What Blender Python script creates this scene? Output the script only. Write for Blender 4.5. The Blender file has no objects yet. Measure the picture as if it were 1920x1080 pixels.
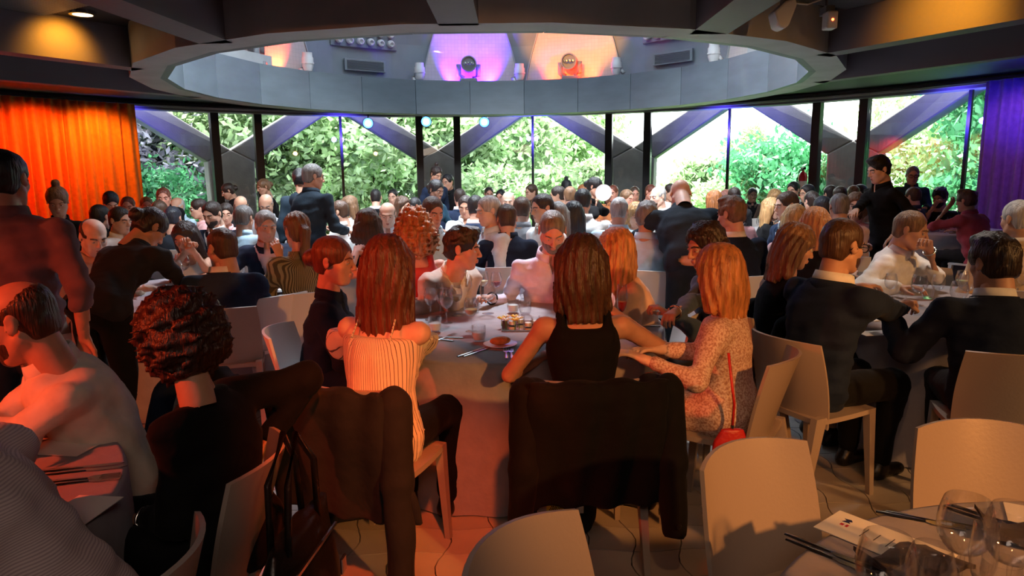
import bpy, bmesh, math, random
import numpy as np
from mathutils import Matrix, Vector
random.seed(7); np.random.seed(7)
S = bpy.context.scene; COL = S.collection; PI = math.pi
# ------------------------------------------------------------------ camera
CF, CH, CT, CR = 1300., 1.62, math.radians(9.5), -.0107
cam = bpy.data.cameras.new('camera'); co = bpy.data.objects.new('camera', cam); COL.objects.link(co)
cam.sensor_width = 36; cam.lens = CF/1920*36; cam.clip_start = .05; cam.clip_end = 400
co.matrix_world = Matrix.Translation((0, 0, CH)) @ Matrix.Rotation(PI/2-CT, 4, 'X') @ Matrix.Rotation(CR, 4, 'Z')
S.camera = co
def ray(px, py):
    u, d = px-960, py-540; c, s = math.cos(CR), math.sin(CR); u, v = u*c+d*s, u*s-d*c
    return np.array([u, CF*math.cos(CT)+v*math.sin(CT), -CF*math.sin(CT)+v*math.cos(CT)])
def at_depth(px, py, Y): r = ray(px, py)*Y/ray(px, py)[1]; return np.array([r[0], Y, CH+r[2]])     # the point of the room at depth Y seen in that direction
def at_height(px, py, z): r = ray(px, py); r = r*(z-CH)/r[2]; return np.array([r[0], r[1], z])
# ------------------------------------------------------------------ view and world
vs = S.view_settings; vs.view_transform = 'Standard'; vs.look = 'None'; vs.gamma = 1; vs.use_curve_mapping = False
vs.exposure = 0.42
S.cycles.max_bounces = 7; S.cycles.diffuse_bounces = 4; S.cycles.glossy_bounces = 3; S.cycles.transmission_bounces = 6; S.cycles.transparent_max_bounces = 12
S.cycles.caustics_reflective = False; S.cycles.caustics_refractive = False; S.cycles.sample_clamp_indirect = 4; S.cycles.use_denoising = True
W = bpy.data.worlds.new('sky'); S.world = W; W.use_nodes = True
nt = W.node_tree; bg = nt.nodes['Background']; bg.inputs[0].default_value = (.93, .97, 1, 1); bg.inputs[1].default_value = 7.0
def light(kind, name, loc, target, power, col, size=.1, spot=45, blend=.6, parent=None):
    l = bpy.data.lights.new(name, kind); l.energy = power; l.color = col
    if kind == 'SPOT': l.spot_size = math.radians(spot); l.spot_blend = blend; l.shadow_soft_size = size
    elif kind == 'AREA': l.shape = 'DISK'; l.size = size
    elif kind == 'POINT': l.shadow_soft_size = size
    elif kind == 'SUN': l.angle = size
    o = bpy.data.objects.new(name, l); COL.objects.link(o); o.location = loc
    o.rotation_euler = (Vector(target)-Vector(loc)).to_track_quat('-Z', 'Y').to_euler()
    return o
light('SUN', 'sun', (0, 0, 0), (.35, -.62, -1.3), 24.0, (1, .95, .86), .02)
# stage lamps of the hall (behind and beside the camera), curtain lamps, lamps of the drum, and added fill lights
light('SPOT', 'stage_lamp_orange', (2.6, -1.0, 2.5), (.35, 3.3, .9), 420, (1, .36, .08), .08, 44)
light('SPOT', 'stage_lamp_red', (-3.6, .4, 2.5), (-.7, 3.2, .4), 380, (1, .08, .02), .06, 44)
light('SPOT', 'stage_lamp_amber', (4.6, .6, 2.5), (2.4, 4.4, .9), 260, (1, .46, .14), .08, 50)
light('SPOT', 'stage_lamp_rose', (-5.2, 2.0, 2.5), (-2.0, 4.6, 1.0), 200, (1, .14, .05), .06, 46)
light('SPOT', 'floor_lamp_red', (.25, .5, 2.85), (-.5, 2.75, 0), 330, (1, .10, .01), .06, 26); light('SPOT', 'floor_lamp_ochre', (.4, .6, 2.85), (1.5, 2.7, 0), 25, (1, .5, .2), .06, 40)
light('AREA', 'near_fill_warm', (0, -.6, 2.9), (0, 1.8, 0), 22, (1, .74, .58), 1.6)  # added warm fill that brightens the foreground, not a fixture of the hall
for _a, _p, _k in ((-50, 26, (1, .42, .04)), (-56, 26, (1, .16, .015)), (-63, 36, (1, .06, .01)), (-72, 50, (1, .05, .01)), (-82, 50, (1, .05, .01))):
    _r = math.radians(_a); light('SPOT', 'curtain_lamp', (-.5+7.75*math.sin(_r), 6.43+7.75*math.cos(_r), 2.7), (-.5+8.5*math.sin(_r), 6.43+8.5*math.cos(_r), 1.5), _p*2.4, _k, .06, 130, .7)
for _a, _p, _k in ((66, 14, (.5, .22, 1)), (74, 18, (.5, .22, 1))):
    _r = math.radians(_a); light('SPOT', 'curtain_lamp_violet', (-.5+7.75*math.sin(_r), 6.43+7.75*math.cos(_r), 2.7), (-.5+8.5*math.sin(_r), 6.43+8.5*math.cos(_r), 1.5), _p*.9, _k, .06, 130, .7)
light('SPOT', 'header_lamp_blue', (5.9, 8.6, 2.3), (7.4, 9.8, 3.0), 60, (.03, .03, 1), .06, 80)
def _op(a, r, z): return (-.22+r*math.sin(math.radians(a)), 8.72+r*math.cos(math.radians(a)), z)
light('SPOT', 'drum_lamp_violet', _op(-1.5, 3.74, 3.22), _op(-5, 4.0, 3.5), 110, (.10, .01, 1), .03, 150, .5); light('SPOT', 'drum_lamp_peach', _op(173, 3.0, 4.9), _op(-6.7, 3.95, 4.5), 500, (1, .45, .25), .05, 17, .5)
light('SPOT', 'drum_lamp_red', _op(25, 3.74, 3.2), _op(21, 4.0, 3.4), 34, (1, .03, .005), .03, 150, .5); light('SPOT', 'drum_lamp_orange', _op(200, 3.0, 4.9), _op(19.5, 3.95, 4.2), 2200, (1, .34, .02), .05, 18, .4)
light('SPOT', 'drum_lamp_orange', _op(-56, 3.74, 3.22), _op(-60, 4.0, 3.5), 40, (1, .07, .01), .03, 150, .5)
for _k, (_x, _y) in enumerate(((-1.6, 7.6), (1.2, 7.6), (-.2, 9.6), (-2.2, 9.6), (1.9, 9.6))): light('SPOT', 'crowd_fill_top', (_x, _y, 4.6), (_x, _y-.4, 0), 800, (.86, .93, 1), .25, 62, .7)  # added fill from above for the middle crowd, no fixtures in the drum
for _a in (-46, -20, 6, 32, 58):
    _r = math.radians(_a); _c = (-.5+8.5*math.sin(_r), 6.43+8.5*math.cos(_r), 2.35); _t = (-.5+10*math.sin(_r), 6.43+10*math.cos(_r), 2.6)
    light('SPOT', 'column_lamp_blue', _c, _t, 150, (.09, .06, 1), .05, 140, .6)
light('SPOT', 'table_fill', (0, 6.5, 4.2), (-.02, 4.0, .75), 700, (.92, .94, 1), .25, 34, .6); light('SPOT', 'table_fill', (2.9, 5.3, 2.88), (2.8, 4.2, .75), 70, (1, .86, .74), .12, 80, .7); light('SPOT', 'table_fill', (-2.2, 6.2, 2.88), (-2.3, 5.1, .75), 90, (.95, .93, 1), .12, 80, .7); light('SPOT', 'table_fill', (3.3, 10.4, 2.7), (3.4, 9.6, .75), 130, (1, .96, .92), .12, 100, .7); light('SPOT', 'table_fill', (-4.0, 9.0, 2.85), (-4.0, 8.0, .75), 110, (1, .92, .88), .12, 100, .7)  # added fill spots without fixtures, brighten the tabletops
light('SPOT', 'drum_lamp_violet', _op(-12.5, 3.74, 3.22), _op(-8, 4.0, 3.5), 110, (.10, .01, 1), .03, 150, .5); light('SPOT', 'drum_lamp_red', _op(13.5, 3.74, 3.2), _op(17, 4.0, 3.4), 34, (1, .03, .005), .03, 150, .5)
for _x in (-2.0, 0, 2.0): light('SPOT', 'crowd_fill_front', (_x-.2, 5.75, 4.3), (_x*1.7, 10.2, .9), 900, (.88, .94, 1), .2, 58, .6)  # added cool frontal fill on the crowd, not lamps of the drum

# ------------------------------------------------------------------ objects
def obj(name, me, parent=None, loc=None):
    o = bpy.data.objects.new(name, me); COL.objects.link(o); o.parent = parent
    if loc is not None: o.location = loc
    return o
def empty(name, loc, rz=0):
    o = bpy.data.objects.new(name, None); COL.objects.link(o); o.location = loc; o.rotation_euler = (0, 0, rz); o.empty_display_size = .1
    return o
def tag(o, label=None, cat=None, group=None, kind=None):
    for k, v in (('label', label), ('category', cat), ('group', group), ('kind', kind)):
        if v: o[k] = v
    return o
def struct(o, label=None, cat=None):
    o['kind'] = 'structure'; return tag(o, label, cat)
def copy_tree(o, parent=None):
    c = o.copy(); COL.objects.link(c); c.parent = parent
    for ch in KIDS.get(o.name, None) or [k for k in o.children]: copy_tree(ch, c)
    return c
KIDS = {}
class B:
    """mesh builder on lists"""
    def __init__(s): s.v = []; s.f = []
    def box(s, c, d, M=None):
        n = len(s.v)
        for z in (-1, 1):
            for y in (-1, 1):
                for x in (-1, 1):
                    p = np.array([x*d[0]/2, y*d[1]/2, z*d[2]/2]); p = M@p if M is not None else p; s.v.append(tuple(p+np.array(c)))
        s.f += [tuple(n+i for i in q) for q in ((0, 2, 3, 1), (4, 5, 7, 6), (0, 1, 5, 4), (2, 6, 7, 3), (0, 4, 6, 2), (1, 3, 7, 5))]; return s
    def prism(s, poly, axis_a, axis_b, o, d):
        """extrude a polygon given in two axes from o by vector d"""
        n = len(s.v); m = len(poly); A, Bv, o, d = map(lambda q: np.array(q, float), (axis_a, axis_b, o, d))
        for k in (0, 1):
            for a, b in poly: s.v.append(tuple(o+A*a+Bv*b+d*k))
        s.f.append(tuple(range(n+m-1, n-1, -1))); s.f.append(tuple(range(n+m, n+2*m)))
        for i in range(m): j = (i+1) % m; s.f.append((n+i, n+j, n+m+j, n+m+i))
        return s
    def hexa(s, pts):
        n = len(s.v); s.v += [tuple(p) for p in pts]
        s.f += [tuple(n+i for i in q) for q in ((0, 3, 2, 1), (4, 5, 6, 7), (0, 1, 5, 4), (1, 2, 6, 5), (2, 3, 7, 6), (3, 0, 4, 7))]; return s
    def lathe(s, prof, n=20, c=(0, 0, 0), close=False):
        k = len(s.v); m = len(prof)
        for r, z in prof:
            for j in range(n): a = 2*PI*j/n; s.v.append((c[0]+r*math.cos(a), c[1]+r*math.sin(a), c[2]+z))
        for i in range(m-1 if not close else m):
            q = (i+1) % m
            for j in range(n): s.f.append((k+i*n+j, k+i*n+(j+1) % n, k+q*n+(j+1) % n, k+q*n+j))
        return s
    def disc(s, r, z, n=20, c=(0, 0), up=True):
        k = len(s.v)
        for j in range(n): a = 2*PI*j/n; s.v.append((c[0]+r*math.cos(a), c[1]+r*math.sin(a), z))
        s.f.append(tuple(range(k, k+n)) if up else tuple(range(k+n-1, k-1, -1))); return s
    def grid(s, P):
        """P[i][j] points"""
        k = len(s.v); a, b = len(P), len(P[0])
        for r in P: s.v += [tuple(p) for p in r]
        for i in range(a-1):
            for j in range(b-1): s.f.append((k+i*b+j, k+(i+1)*b+j, k+(i+1)*b+j+1, k+i*b+j+1))
        return s
    def shell(s, P, nrm_th):
        """closed sheet: P[i][j] front points, nrm_th[i][j] offset vectors"""
        P = np.array(P, float); Q = P+np.array(nrm_th, float); a, b = P.shape[:2]; k = len(s.v)
        for r in P.reshape(-1, 3): s.v.append(tuple(r))
        for r in Q.reshape(-1, 3): s.v.append(tuple(r))
        m = a*b; I = lambda i, j: k+i*b+j
        for i in range(a-1):
            for j in range(b-1):
                s.f.append((I(i, j), I(i+1, j), I(i+1, j+1), I(i, j+1))); s.f.append((m+I(i, j), m+I(i, j+1), m+I(i+1, j+1), m+I(i+1, j)))
        for i in range(a-1): s.f.append((I(i, 0), m+I(i, 0), m+I(i+1, 0), I(i+1, 0))); s.f.append((I(i, b-1), I(i+1, b-1), m+I(i+1, b-1), m+I(i, b-1)))
        for j in range(b-1): s.f.append((I(0, j), I(0, j+1), m+I(0, j+1), m+I(0, j))); s.f.append((I(a-1, j), m+I(a-1, j), m+I(a-1, j+1), I(a-1, j+1)))
        return s
    def mesh(s, name, mat, smooth=False, angle=None):
        me = bpy.data.meshes.new(name); me.from_pydata(s.v, [], s.f)
        for m in (mat if isinstance(mat, (list, tuple)) else [mat]): me.materials.append(MAT[m] if isinstance(m, str) else m)
        if smooth:
            me.polygons.foreach_set('use_smooth', [True]*len(me.polygons))
            if angle: me.set_sharp_from_angle(angle=math.radians(angle))
        me.update(); return me
    def build(s, name, mat, parent=None, smooth=False, angle=None, bevel=0, seg=2):
        o = obj(name, s.mesh(name, mat, smooth, angle), parent)
        if bevel:
            m = o.modifiers.new('bevel', 'BEVEL'); m.width = bevel; m.segments = seg; m.limit_method = 'ANGLE'
        return o
# ------------------------------------------------------------------ materials
MAT = {}
def mat(name, col, rough=.6, metal=0, spec=.3, noise=None, bump=None, sheen=0, emit=None, trans=0, coat=0, coords='Object'):
    m = bpy.data.materials.new(name); m.use_nodes = True; t = m.node_tree; n = t.nodes; b = n['Principled BSDF']; L = t.links
    b.inputs['Base Color'].default_value = (*col, 1); b.inputs['Roughness'].default_value = rough; b.inputs['Metallic'].default_value = metal
    b.inputs['Specular IOR Level'].default_value = spec; b.inputs['Coat Weight'].default_value = coat
    if sheen: b.inputs['Sheen Weight'].default_value = sheen
    if emit: b.inputs['Emission Color'].default_value = (*emit[0], 1); b.inputs['Emission Strength'].default_value = emit[1]
    tc = n.new('ShaderNodeTexCoord')
    if noise:                                                          # (scale, amount, stretch)
        nz = n.new('ShaderNodeTexNoise'); nz.inputs['Scale'].default_value = noise[0]; nz.inputs['Detail'].default_value = 4
        mp = n.new('ShaderNodeMapping'); mp.inputs['Scale'].default_value = noise[2] if len(noise) > 2 else (1, 1, 1)
        L.new(tc.outputs[coords], mp.inputs[0]); L.new(mp.outputs[0], nz.inputs['Vector'])
        mx = n.new('ShaderNodeMix'); mx.data_type = 'RGBA'; k = noise[1]
        mx.inputs['A'].default_value = (*[c*(1-k) for c in col], 1); mx.inputs['B'].default_value = (*[min(1, c*(1+k)) for c in col], 1)
        mr = n.new('ShaderNodeMapRange'); mr.inputs['From Min'].default_value = .3; mr.inputs['From Max'].default_value = .7
        L.new(nz.outputs['Fac'], mr.inputs['Value']); L.new(mr.outputs[0], mx.inputs['Factor']); L.new(mx.outputs['Result'], b.inputs['Base Color'])
    if bump:
        bz = n.new('ShaderNodeTexNoise'); bz.inputs['Scale'].default_value = bump[0]; bz.inputs['Detail'].default_value = 3
        bm = n.new('ShaderNodeMapping'); bm.inputs['Scale'].default_value = bump[2] if len(bump) > 2 else (1, 1, 1)
        L.new(tc.outputs[coords], bm.inputs[0]); L.new(bm.outputs[0], bz.inputs['Vector'])
        bp = n.new('ShaderNodeBump'); bp.inputs['Strength'].default_value = bump[1]; bp.inputs['Distance'].default_value = .01
        L.new(bz.outputs['Fac'], bp.inputs['Height']); L.new(bp.outputs[0], b.inputs['Normal'])
    MAT[name] = m; return m
def fabric(name, col, rough=.85, sheen=.15, k=.12): return mat(name, col, rough, 0, .12, (14, k), (13, .6), sheen if max(col) > .1 else .02)
def stripes(name, a, b_, axis, freq, width=.5, rough=.8):
    """woven stripes running across one axis of the garment"""
    m = fabric(name, a, rough); t = m.node_tree; n = t.nodes; L = t.links; p = n['Principled BSDF']
    for l in list(p.inputs['Base Color'].links): L.remove(l)
    tc = n.new('ShaderNodeTexCoord'); sx = n.new('ShaderNodeSeparateXYZ'); L.new(tc.outputs['Object'], sx.inputs[0])
    mu = n.new('ShaderNodeMath'); mu.operation = 'MULTIPLY'; mu.inputs[1].default_value = freq
    if axis == 'a':
        at = n.new('ShaderNodeMath'); at.operation = 'ARCTAN2'; L.new(sx.outputs[0], at.inputs[0]); L.new(sx.outputs[1], at.inputs[1]); L.new(at.outputs[0], mu.inputs[0])
    else: L.new(sx.outputs['xyz'.index(axis)], mu.inputs[0])
    fr = n.new('ShaderNodeMath'); fr.operation = 'FRACT'; L.new(mu.outputs[0], fr.inputs[0])
    lt = n.new('ShaderNodeMath'); lt.operation = 'LESS_THAN'; lt.inputs[1].default_value = width; L.new(fr.outputs[0], lt.inputs[0])
    mx = n.new('ShaderNodeMix'); mx.data_type = 'RGBA'; mx.inputs['A'].default_value = (*a, 1); mx.inputs['B'].default_value = (*b_, 1)
    L.new(lt.outputs[0], mx.inputs['Factor']); L.new(mx.outputs['Result'], p.inputs['Base Color']); return m
def blotch(name, a, b_, scale, lo=.45, hi=.55, rough=.8, bump=None):
    m = mat(name, a, rough, bump=bump); t = m.node_tree; n = t.nodes; L = t.links; p = n['Principled BSDF']
    tc = n.new('ShaderNodeTexCoord'); nz = n.new('ShaderNodeTexNoise'); nz.inputs['Scale'].default_value = scale; nz.inputs['Detail'].default_value = 5
    L.new(tc.outputs['Object'], nz.inputs['Vector']); mr = n.new('ShaderNodeMapRange'); mr.inputs['From Min'].default_value = lo; mr.inputs['From Max'].default_value = hi
    L.new(nz.outputs['Fac'], mr.inputs['Value']); mx = n.new('ShaderNodeMix'); mx.data_type = 'RGBA'; mx.inputs['A'].default_value = (*a, 1); mx.inputs['B'].default_value = (*b_, 1)
    L.new(mr.outputs[0], mx.inputs['Factor']); L.new(mx.outputs['Result'], p.inputs['Base Color']); return m
def hairmat(name, col): return mat(name, col, .42, 0, .45, (9, .45, (6, 6, .7)), (16, .8, (7, 7, .5)))
def skinmat(name, col):
    m = mat(name, col, .5, 0, .35, (18, .10), None); p = m.node_tree.nodes['Principled BSDF']
    p.inputs['Subsurface Weight'].default_value = .08; p.inputs['Subsurface Radius'].default_value = (.02, .008, .004); p.inputs['Subsurface Scale'].default_value = .3
    return m
def glassmat(name, tint=(1, 1, 1), rough=.02, edge=.55, face=.06):
    """thin clear glass: see-through with reflections that grow towards grazing angles"""
    m = bpy.data.materials.new(name); m.use_nodes = True; t = m.node_tree; n = t.nodes; L = t.links; n.remove(n['Principled BSDF']); out = n['Material Output']
    tr = n.new('ShaderNodeBsdfTransparent'); tr.inputs[0].default_value = (*tint, 1); gl = n.new('ShaderNodeBsdfGlossy'); gl.inputs['Roughness'].default_value = rough
    lw = n.new('ShaderNodeLayerWeight'); lw.inputs['Blend'].default_value = .35; mr = n.new('ShaderNodeMapRange'); mr.inputs['To Min'].default_value = face; mr.inputs['To Max'].default_value = edge
    L.new(lw.outputs['Facing'], mr.inputs['Value']); mx = n.new('ShaderNodeMixShader'); L.new(mr.outputs[0], mx.inputs[0]); L.new(tr.outputs[0], mx.inputs[1]); L.new(gl.outputs[0], mx.inputs[2]); L.new(mx.outputs[0], out.inputs[0])
    MAT[name] = m; return m
for n_, c_ in dict(skin=(.62, .36, .26), skin_pale=(.72, .46, .35), skin_tan=(.50, .27, .18), skin_red=(.60, .28, .20), skin_dark=(.20, .10, .065)).items(): skinmat(n_, c_)
mat('lips', (.46, .20, .16), .45); mat('eye_white', (.50, .47, .45), .3); mat('iris', (.03, .018, .012), .15)
for n_, c_ in dict(hair_black=(.008, .007, .008), hair_dark=(.022, .012, .009), hair_brown=(.06, .028, .015), hair_stubble=(.16, .085, .06), hair_light=(.17, .09, .045), hair_auburn=(.14, .035, .018), hair_chestnut=(.045, .014, .009), hair_ginger=(.36, .13, .04), hair_blonde=(.50, .29, .12), hair_strawberry=(.46, .20, .07), hair_grey=(.16, .15, .145), hair_silver=(.38, .37, .36), hair_bluish=(.018, .02, .03)).items(): hairmat(n_, c_)
for n_, c_ in dict(white_cotton=(.78, .77, .76), cream_cotton=(.72, .66, .56), lightblue=(.50, .68, .82), paleblue=(.62, .74, .84), lilac=(.66, .62, .78), navy=(.012, .02, .045), navy_suit=(.010, .016, .035), blue_suit=(.022, .036, .075), black_cloth=(.006, .006, .007), charcoal=(.02, .02, .023), slate=(.03, .04, .055), mauve=(.14, .095, .115), grey_cloth=(.25, .25, .27), beige_linen=(.52, .43, .38), peach=(.72, .44, .29), red_cloth=(.50, .06, .05), pink=(.66, .36, .36), crimson=(.42, .07, .11), olive=(.14, .12, .06), denim=(.04, .065, .12), tan_cloth=(.55, .42, .28), brown_cloth=(.09, .06, .045), pink_grey=(.55, .42, .45), petrol=(.015, .045, .075), khaki=(.34, .24, .14), waiter=(.018, .030, .045), orange_cloth=(.55, .20, .07)).items(): fabric(n_, c_)
mat('black_leather', (.008, .008, .008), .35, 0, .5, bump=(60, .2)); mat('red_leather', (.55, .02, .02), .4, 0, .5, bump=(80, .2)); mat('brown_leather', (.10, .05, .03), .45)
stripes('pinstripe', (.62, .50, .50), (.42, .32, .34), 'z', 200, .45); stripes('blouse_stripe', (.74, .66, .52), (.10, .08, .08), 'a', 9.0, .16)
stripes('olive_stripe', (.30, .25, .14), (.09, .07, .04), 'a', 7, .5); blotch('floral', (.72, .56, .48), (.44, .24, .18), 110, .42, .60); blotch('paisley', (.10, .09, .09), (.55, .45, .35), 18, .55, .60)

# ------------------------------------------------------------------ people: distance-field modelling toolkit
class Grid:
    def __init__(s, lo, hi, h):
        s.h = h; s.lo = np.array(lo, float); n = np.ceil((np.array(hi)-s.lo)/h).astype(int)+1
        s.ax = [(s.lo[i]+h*np.arange(n[i])).astype(np.float32) for i in range(3)]
        s.v = np.full(n, .2, np.float32)
    def _sl(s, lo, hi):
        sl = []
        for i in range(3):
            a = int(max(0, math.floor((lo[i]-s.lo[i])/s.h))); b = int(min(len(s.ax[i]), math.ceil((hi[i]-s.lo[i])/s.h)+1))
            if b <= a: return None, None
            sl.append(slice(a, b))
        X = s.ax[0][sl[0]][:, None, None]; Y = s.ax[1][sl[1]][None, :, None]; Z = s.ax[2][sl[2]][None, None, :]
        return tuple(sl), (X, Y, Z)
    def add(s, prim, k=.02, op='u'):
        fn, lo, hi = prim; m = k+.03
        sl, c = s._sl(np.array(lo)-m, np.array(hi)+m)
        if sl is None: return
        d = fn(*c).astype(np.float32); a = s.v[sl]
        if op == 'u':
            h = np.maximum(k-np.abs(a-d), 0)/k if k > 0 else 0
            s.v[sl] = np.minimum(a, d)-h*h*k*.25
        else:
            h = np.maximum(k-np.abs(a+d), 0)/k if k > 0 else 0
            s.v[sl] = np.maximum(a, -d)+h*h*k*.25
    def coords(s): return s.ax[0][:, None, None], s.ax[1][None, :, None], s.ax[2][None, None, :]
    def noise(s, amp, fr, seed=0, stretch=(1, 1, 1)):
        X, Y, Z = s.coords(); r = np.random.RandomState(seed); out = 0
        for q in range(4):
            f = fr*(.7+.35*q); d = r.normal(size=(3, 3)); d /= np.linalg.norm(d, axis=1)[:, None]; d = d*np.array(stretch)
            ph = r.rand(3)*6.28; g = 1.0
            for i in range(3): g = g*np.sin(f*(d[i, 0]*X+d[i, 1]*Y+d[i, 2]*Z)+ph[i]) if i < 2 else g
            out = out+g/(1+.5*q)
        s.v += (amp*out).astype(np.float32)
    def mesh(s):
        v = s.v; S = v < 0; nx, ny, nz = v.shape
        c = [S[i:nx-1+i, j:ny-1+j, k:nz-1+k] for i in (0, 1) for j in (0, 1) for k in (0, 1)]
        cnt = sum(x.astype(np.int8) for x in c); mask = (cnt > 0) & (cnt < 8)
        I = np.argwhere(mask)
        if len(I) == 0: return np.zeros((0, 3)), np.zeros((0, 4), int)
        idx = -np.ones(mask.shape, np.int64); idx[mask] = np.arange(len(I))
        acc = np.zeros((len(I), 3)); n = np.zeros(len(I))
        cor = [(i, j, k) for i in (0, 1) for j in (0, 1) for k in (0, 1)]
        vals = [v[I[:, 0]+a, I[:, 1]+b, I[:, 2]+g] for a, b, g in cor]
        for p in range(8):
            for ax in range(3):
                if cor[p][ax] == 0:
                    q = cor.index(tuple(1 if t == ax else cor[p][t] for t in range(3)))
                    A, B = vals[p], vals[q]; cr = (A < 0) != (B < 0)
                    t = np.where(cr, A/np.where(cr, A-B, 1), 0)
                    pos = np.tile(np.array(cor[p], float), (len(I), 1)); pos[:, ax] += t
                    acc[cr] += pos[cr]; n[cr] += 1
        V = s.lo+s.h*(I+acc/n[:, None])
        Q = []
        for ax in range(3):
            o = [t for t in range(3) if t != ax]
            sl0 = [slice(None)]*3; sl1 = [slice(None)]*3; sl0[ax] = slice(0, -1); sl1[ax] = slice(1, None)
            for t in o: sl0[t] = slice(1, -1); sl1[t] = slice(1, -1)
            A, B = S[tuple(sl0)], S[tuple(sl1)]; E = np.argwhere(A != B)
            if not len(E): continue
            base = E.copy()
            for t in o: base[:, t] += 1
            fl = A[E[:, 0], E[:, 1], E[:, 2]]
            def cell(d1, d2):
                b = base.copy(); b[:, o[0]] += d1; b[:, o[1]] += d2
                return idx[b[:, 0], b[:, 1], b[:, 2]]
            q = np.stack([cell(-1, -1), cell(0, -1), cell(0, 0), cell(-1, 0)], 1)
            if ax == 1: fl = ~fl
            q[~fl] = q[~fl][:, ::-1]
            Q.append(q)
        return V, np.concatenate(Q)

def cap(a, b, ra, rb):
    a = np.array(a, float); b = np.array(b, float); ba = b-a; L = max(ba@ba, 1e-9); R = max(ra, rb)
    def f(X, Y, Z):
        x, y, z = X-a[0], Y-a[1], Z-a[2]
        t = np.clip((x*ba[0]+y*ba[1]+z*ba[2])/L, 0, 1)
        return np.sqrt((x-ba[0]*t)**2+(y-ba[1]*t)**2+(z-ba[2]*t)**2)-(ra+(rb-ra)*t)
    return f, np.minimum(a, b)-R, np.maximum(a, b)+R
def ell(c, r, M=None):
    c = np.array(c, float); r = np.array(r, float); R = r.max() if M is not None else r
    def f(X, Y, Z):
        x, y, z = X-c[0], Y-c[1], Z-c[2]
        if M is not None:
            x, y, z = [M[0][i]*x+M[1][i]*y+M[2][i]*z for i in range(3)]
        k0 = np.sqrt((x/r[0])**2+(y/r[1])**2+(z/r[2])**2); k1 = np.sqrt((x/r[0]**2)**2+(y/r[1]**2)**2+(z/r[2]**2)**2)+1e-6
        return k0*(k0-1)/k1
    return f, c-R, c+R
def loft(o, M, prof, bend=0, g=0):
    """solid along the local z of frame M at o; prof rows (t, rx, ry)"""
    o = np.array(o, float); P = np.array(prof, float); t0, t1 = P[0, 0], P[-1, 0]
    ends = np.array([o+M[:, 2]*t for t in (t0, t1)]); R = P[:, 1].max()+abs(bend)+g
    def f(X, Y, Z):
        x, y, z = X-o[0], Y-o[1], Z-o[2]
        a = M[0, 0]*x+M[1, 0]*y+M[2, 0]*z; b = M[0, 1]*x+M[1, 1]*y+M[2, 1]*z; t = M[0, 2]*x+M[1, 2]*y+M[2, 2]*z
        b = b+bend*np.clip(t/.55, 0, 1.3)**2
        tc = np.clip(t, t0, t1); rx = np.interp(tc, P[:, 0], P[:, 1])+g; ry = np.interp(tc, P[:, 0], P[:, 2])+g
        k = np.sqrt((a/rx)**2+(b/ry)**2); d = (k-1)*np.minimum(rx, ry)
        e = np.maximum(t0-g-t, t-t1-g)
        return np.maximum(d, e)
    return f, ends.min(0)-R, ends.max(0)+R
def half(n, d, big=2.):
    n = np.array(n, float); n /= np.linalg.norm(n)
    return (lambda X, Y, Z: -(n[0]*X+n[1]*Y+n[2]*Z-d)), np.array([-big]*3), np.array([big]*3)
def rotm(ax, deg):
    c, s = math.cos(math.radians(deg)), math.sin(math.radians(deg))
    return np.array({'x': [[1, 0, 0], [0, c, -s], [0, s, c]], 'y': [[c, 0, s], [0, 1, 0], [-s, 0, c]], 'z': [[c, -s, 0], [s, c, 0], [0, 0, 1]]}[ax])

# ------------------------------------------------------------------ head templates (face towards -y, origin between the ears)
def head_template(fem, h):
    G = Grid((-.1, -.14, -.2), (.1, .14, .14), h); w = .94 if fem else 1
    G.add(ell((0, .014, .036), (.076*w, .094, .084)), .01)
    G.add(ell((0, -.028, -.035), (.060*w, .060, .082)), .03)
    G.add(ell((0, -.058, -.100), (.026*w, .024, .018)), .025)
    for s in (-1, 1):
        G.add(ell((s*.042*w, -.048, -.022), (.022, .024, .02)), .02)
        G.add(cap((s*.010, -.086, .024), (s*.042*w, -.070, .026), .010, .008), .012)
        G.add(cap((s*.055*w, .005, -.05), (s*.03*w, -.05, -.098), .02, .016), .025)
        G.add(ell((s*.031, -.100, .003), (.016, .018, .012)), .012, 's')
    G.add(cap((0, -.088, .012), (0, -.109, -.030), .007, .011), .010)
    for s in (-1, 1): G.add(ell((s*.011, -.097, -.034), (.009, .010, .008)), .008)
    G.add(ell((0, -.091, -.0585), (.023, .009, .0055)), .006)
    G.add(ell((0, -.089, -.0700), (.020, .009, .0065)), .006)
    G.add(cap((-.02, -.099, -.0642), (.02, -.099, -.0642), .0016, .0016), .003, 's')
    for s in (-1, 1):
        M = rotm('z', s*22)@rotm('x', -12)
        G.add(ell((s*.080*w, .016, .0), (.008, .020, .032), M), .006)
        G.add(ell((s*.090*w, .010, .003), (.006, .010, .017), M), .006, 's')
    nr = .046 if fem else .056
    G.add(cap((0, .030, -.06), (0, .048, -.19), nr, nr+.002), .03)
    V, Q = G.mesh()
    return V, Q
def head_mat(V, Q):
    c = V[Q].mean(1); m = np.zeros(len(Q), int)
    m[(np.abs(c[:, 0]) < .021-np.abs(c[:, 2]+.064)*.9) & (np.abs(c[:, 2]+.0645) < .0095) & (c[:, 1] < -.088)] = 1
    return m
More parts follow.
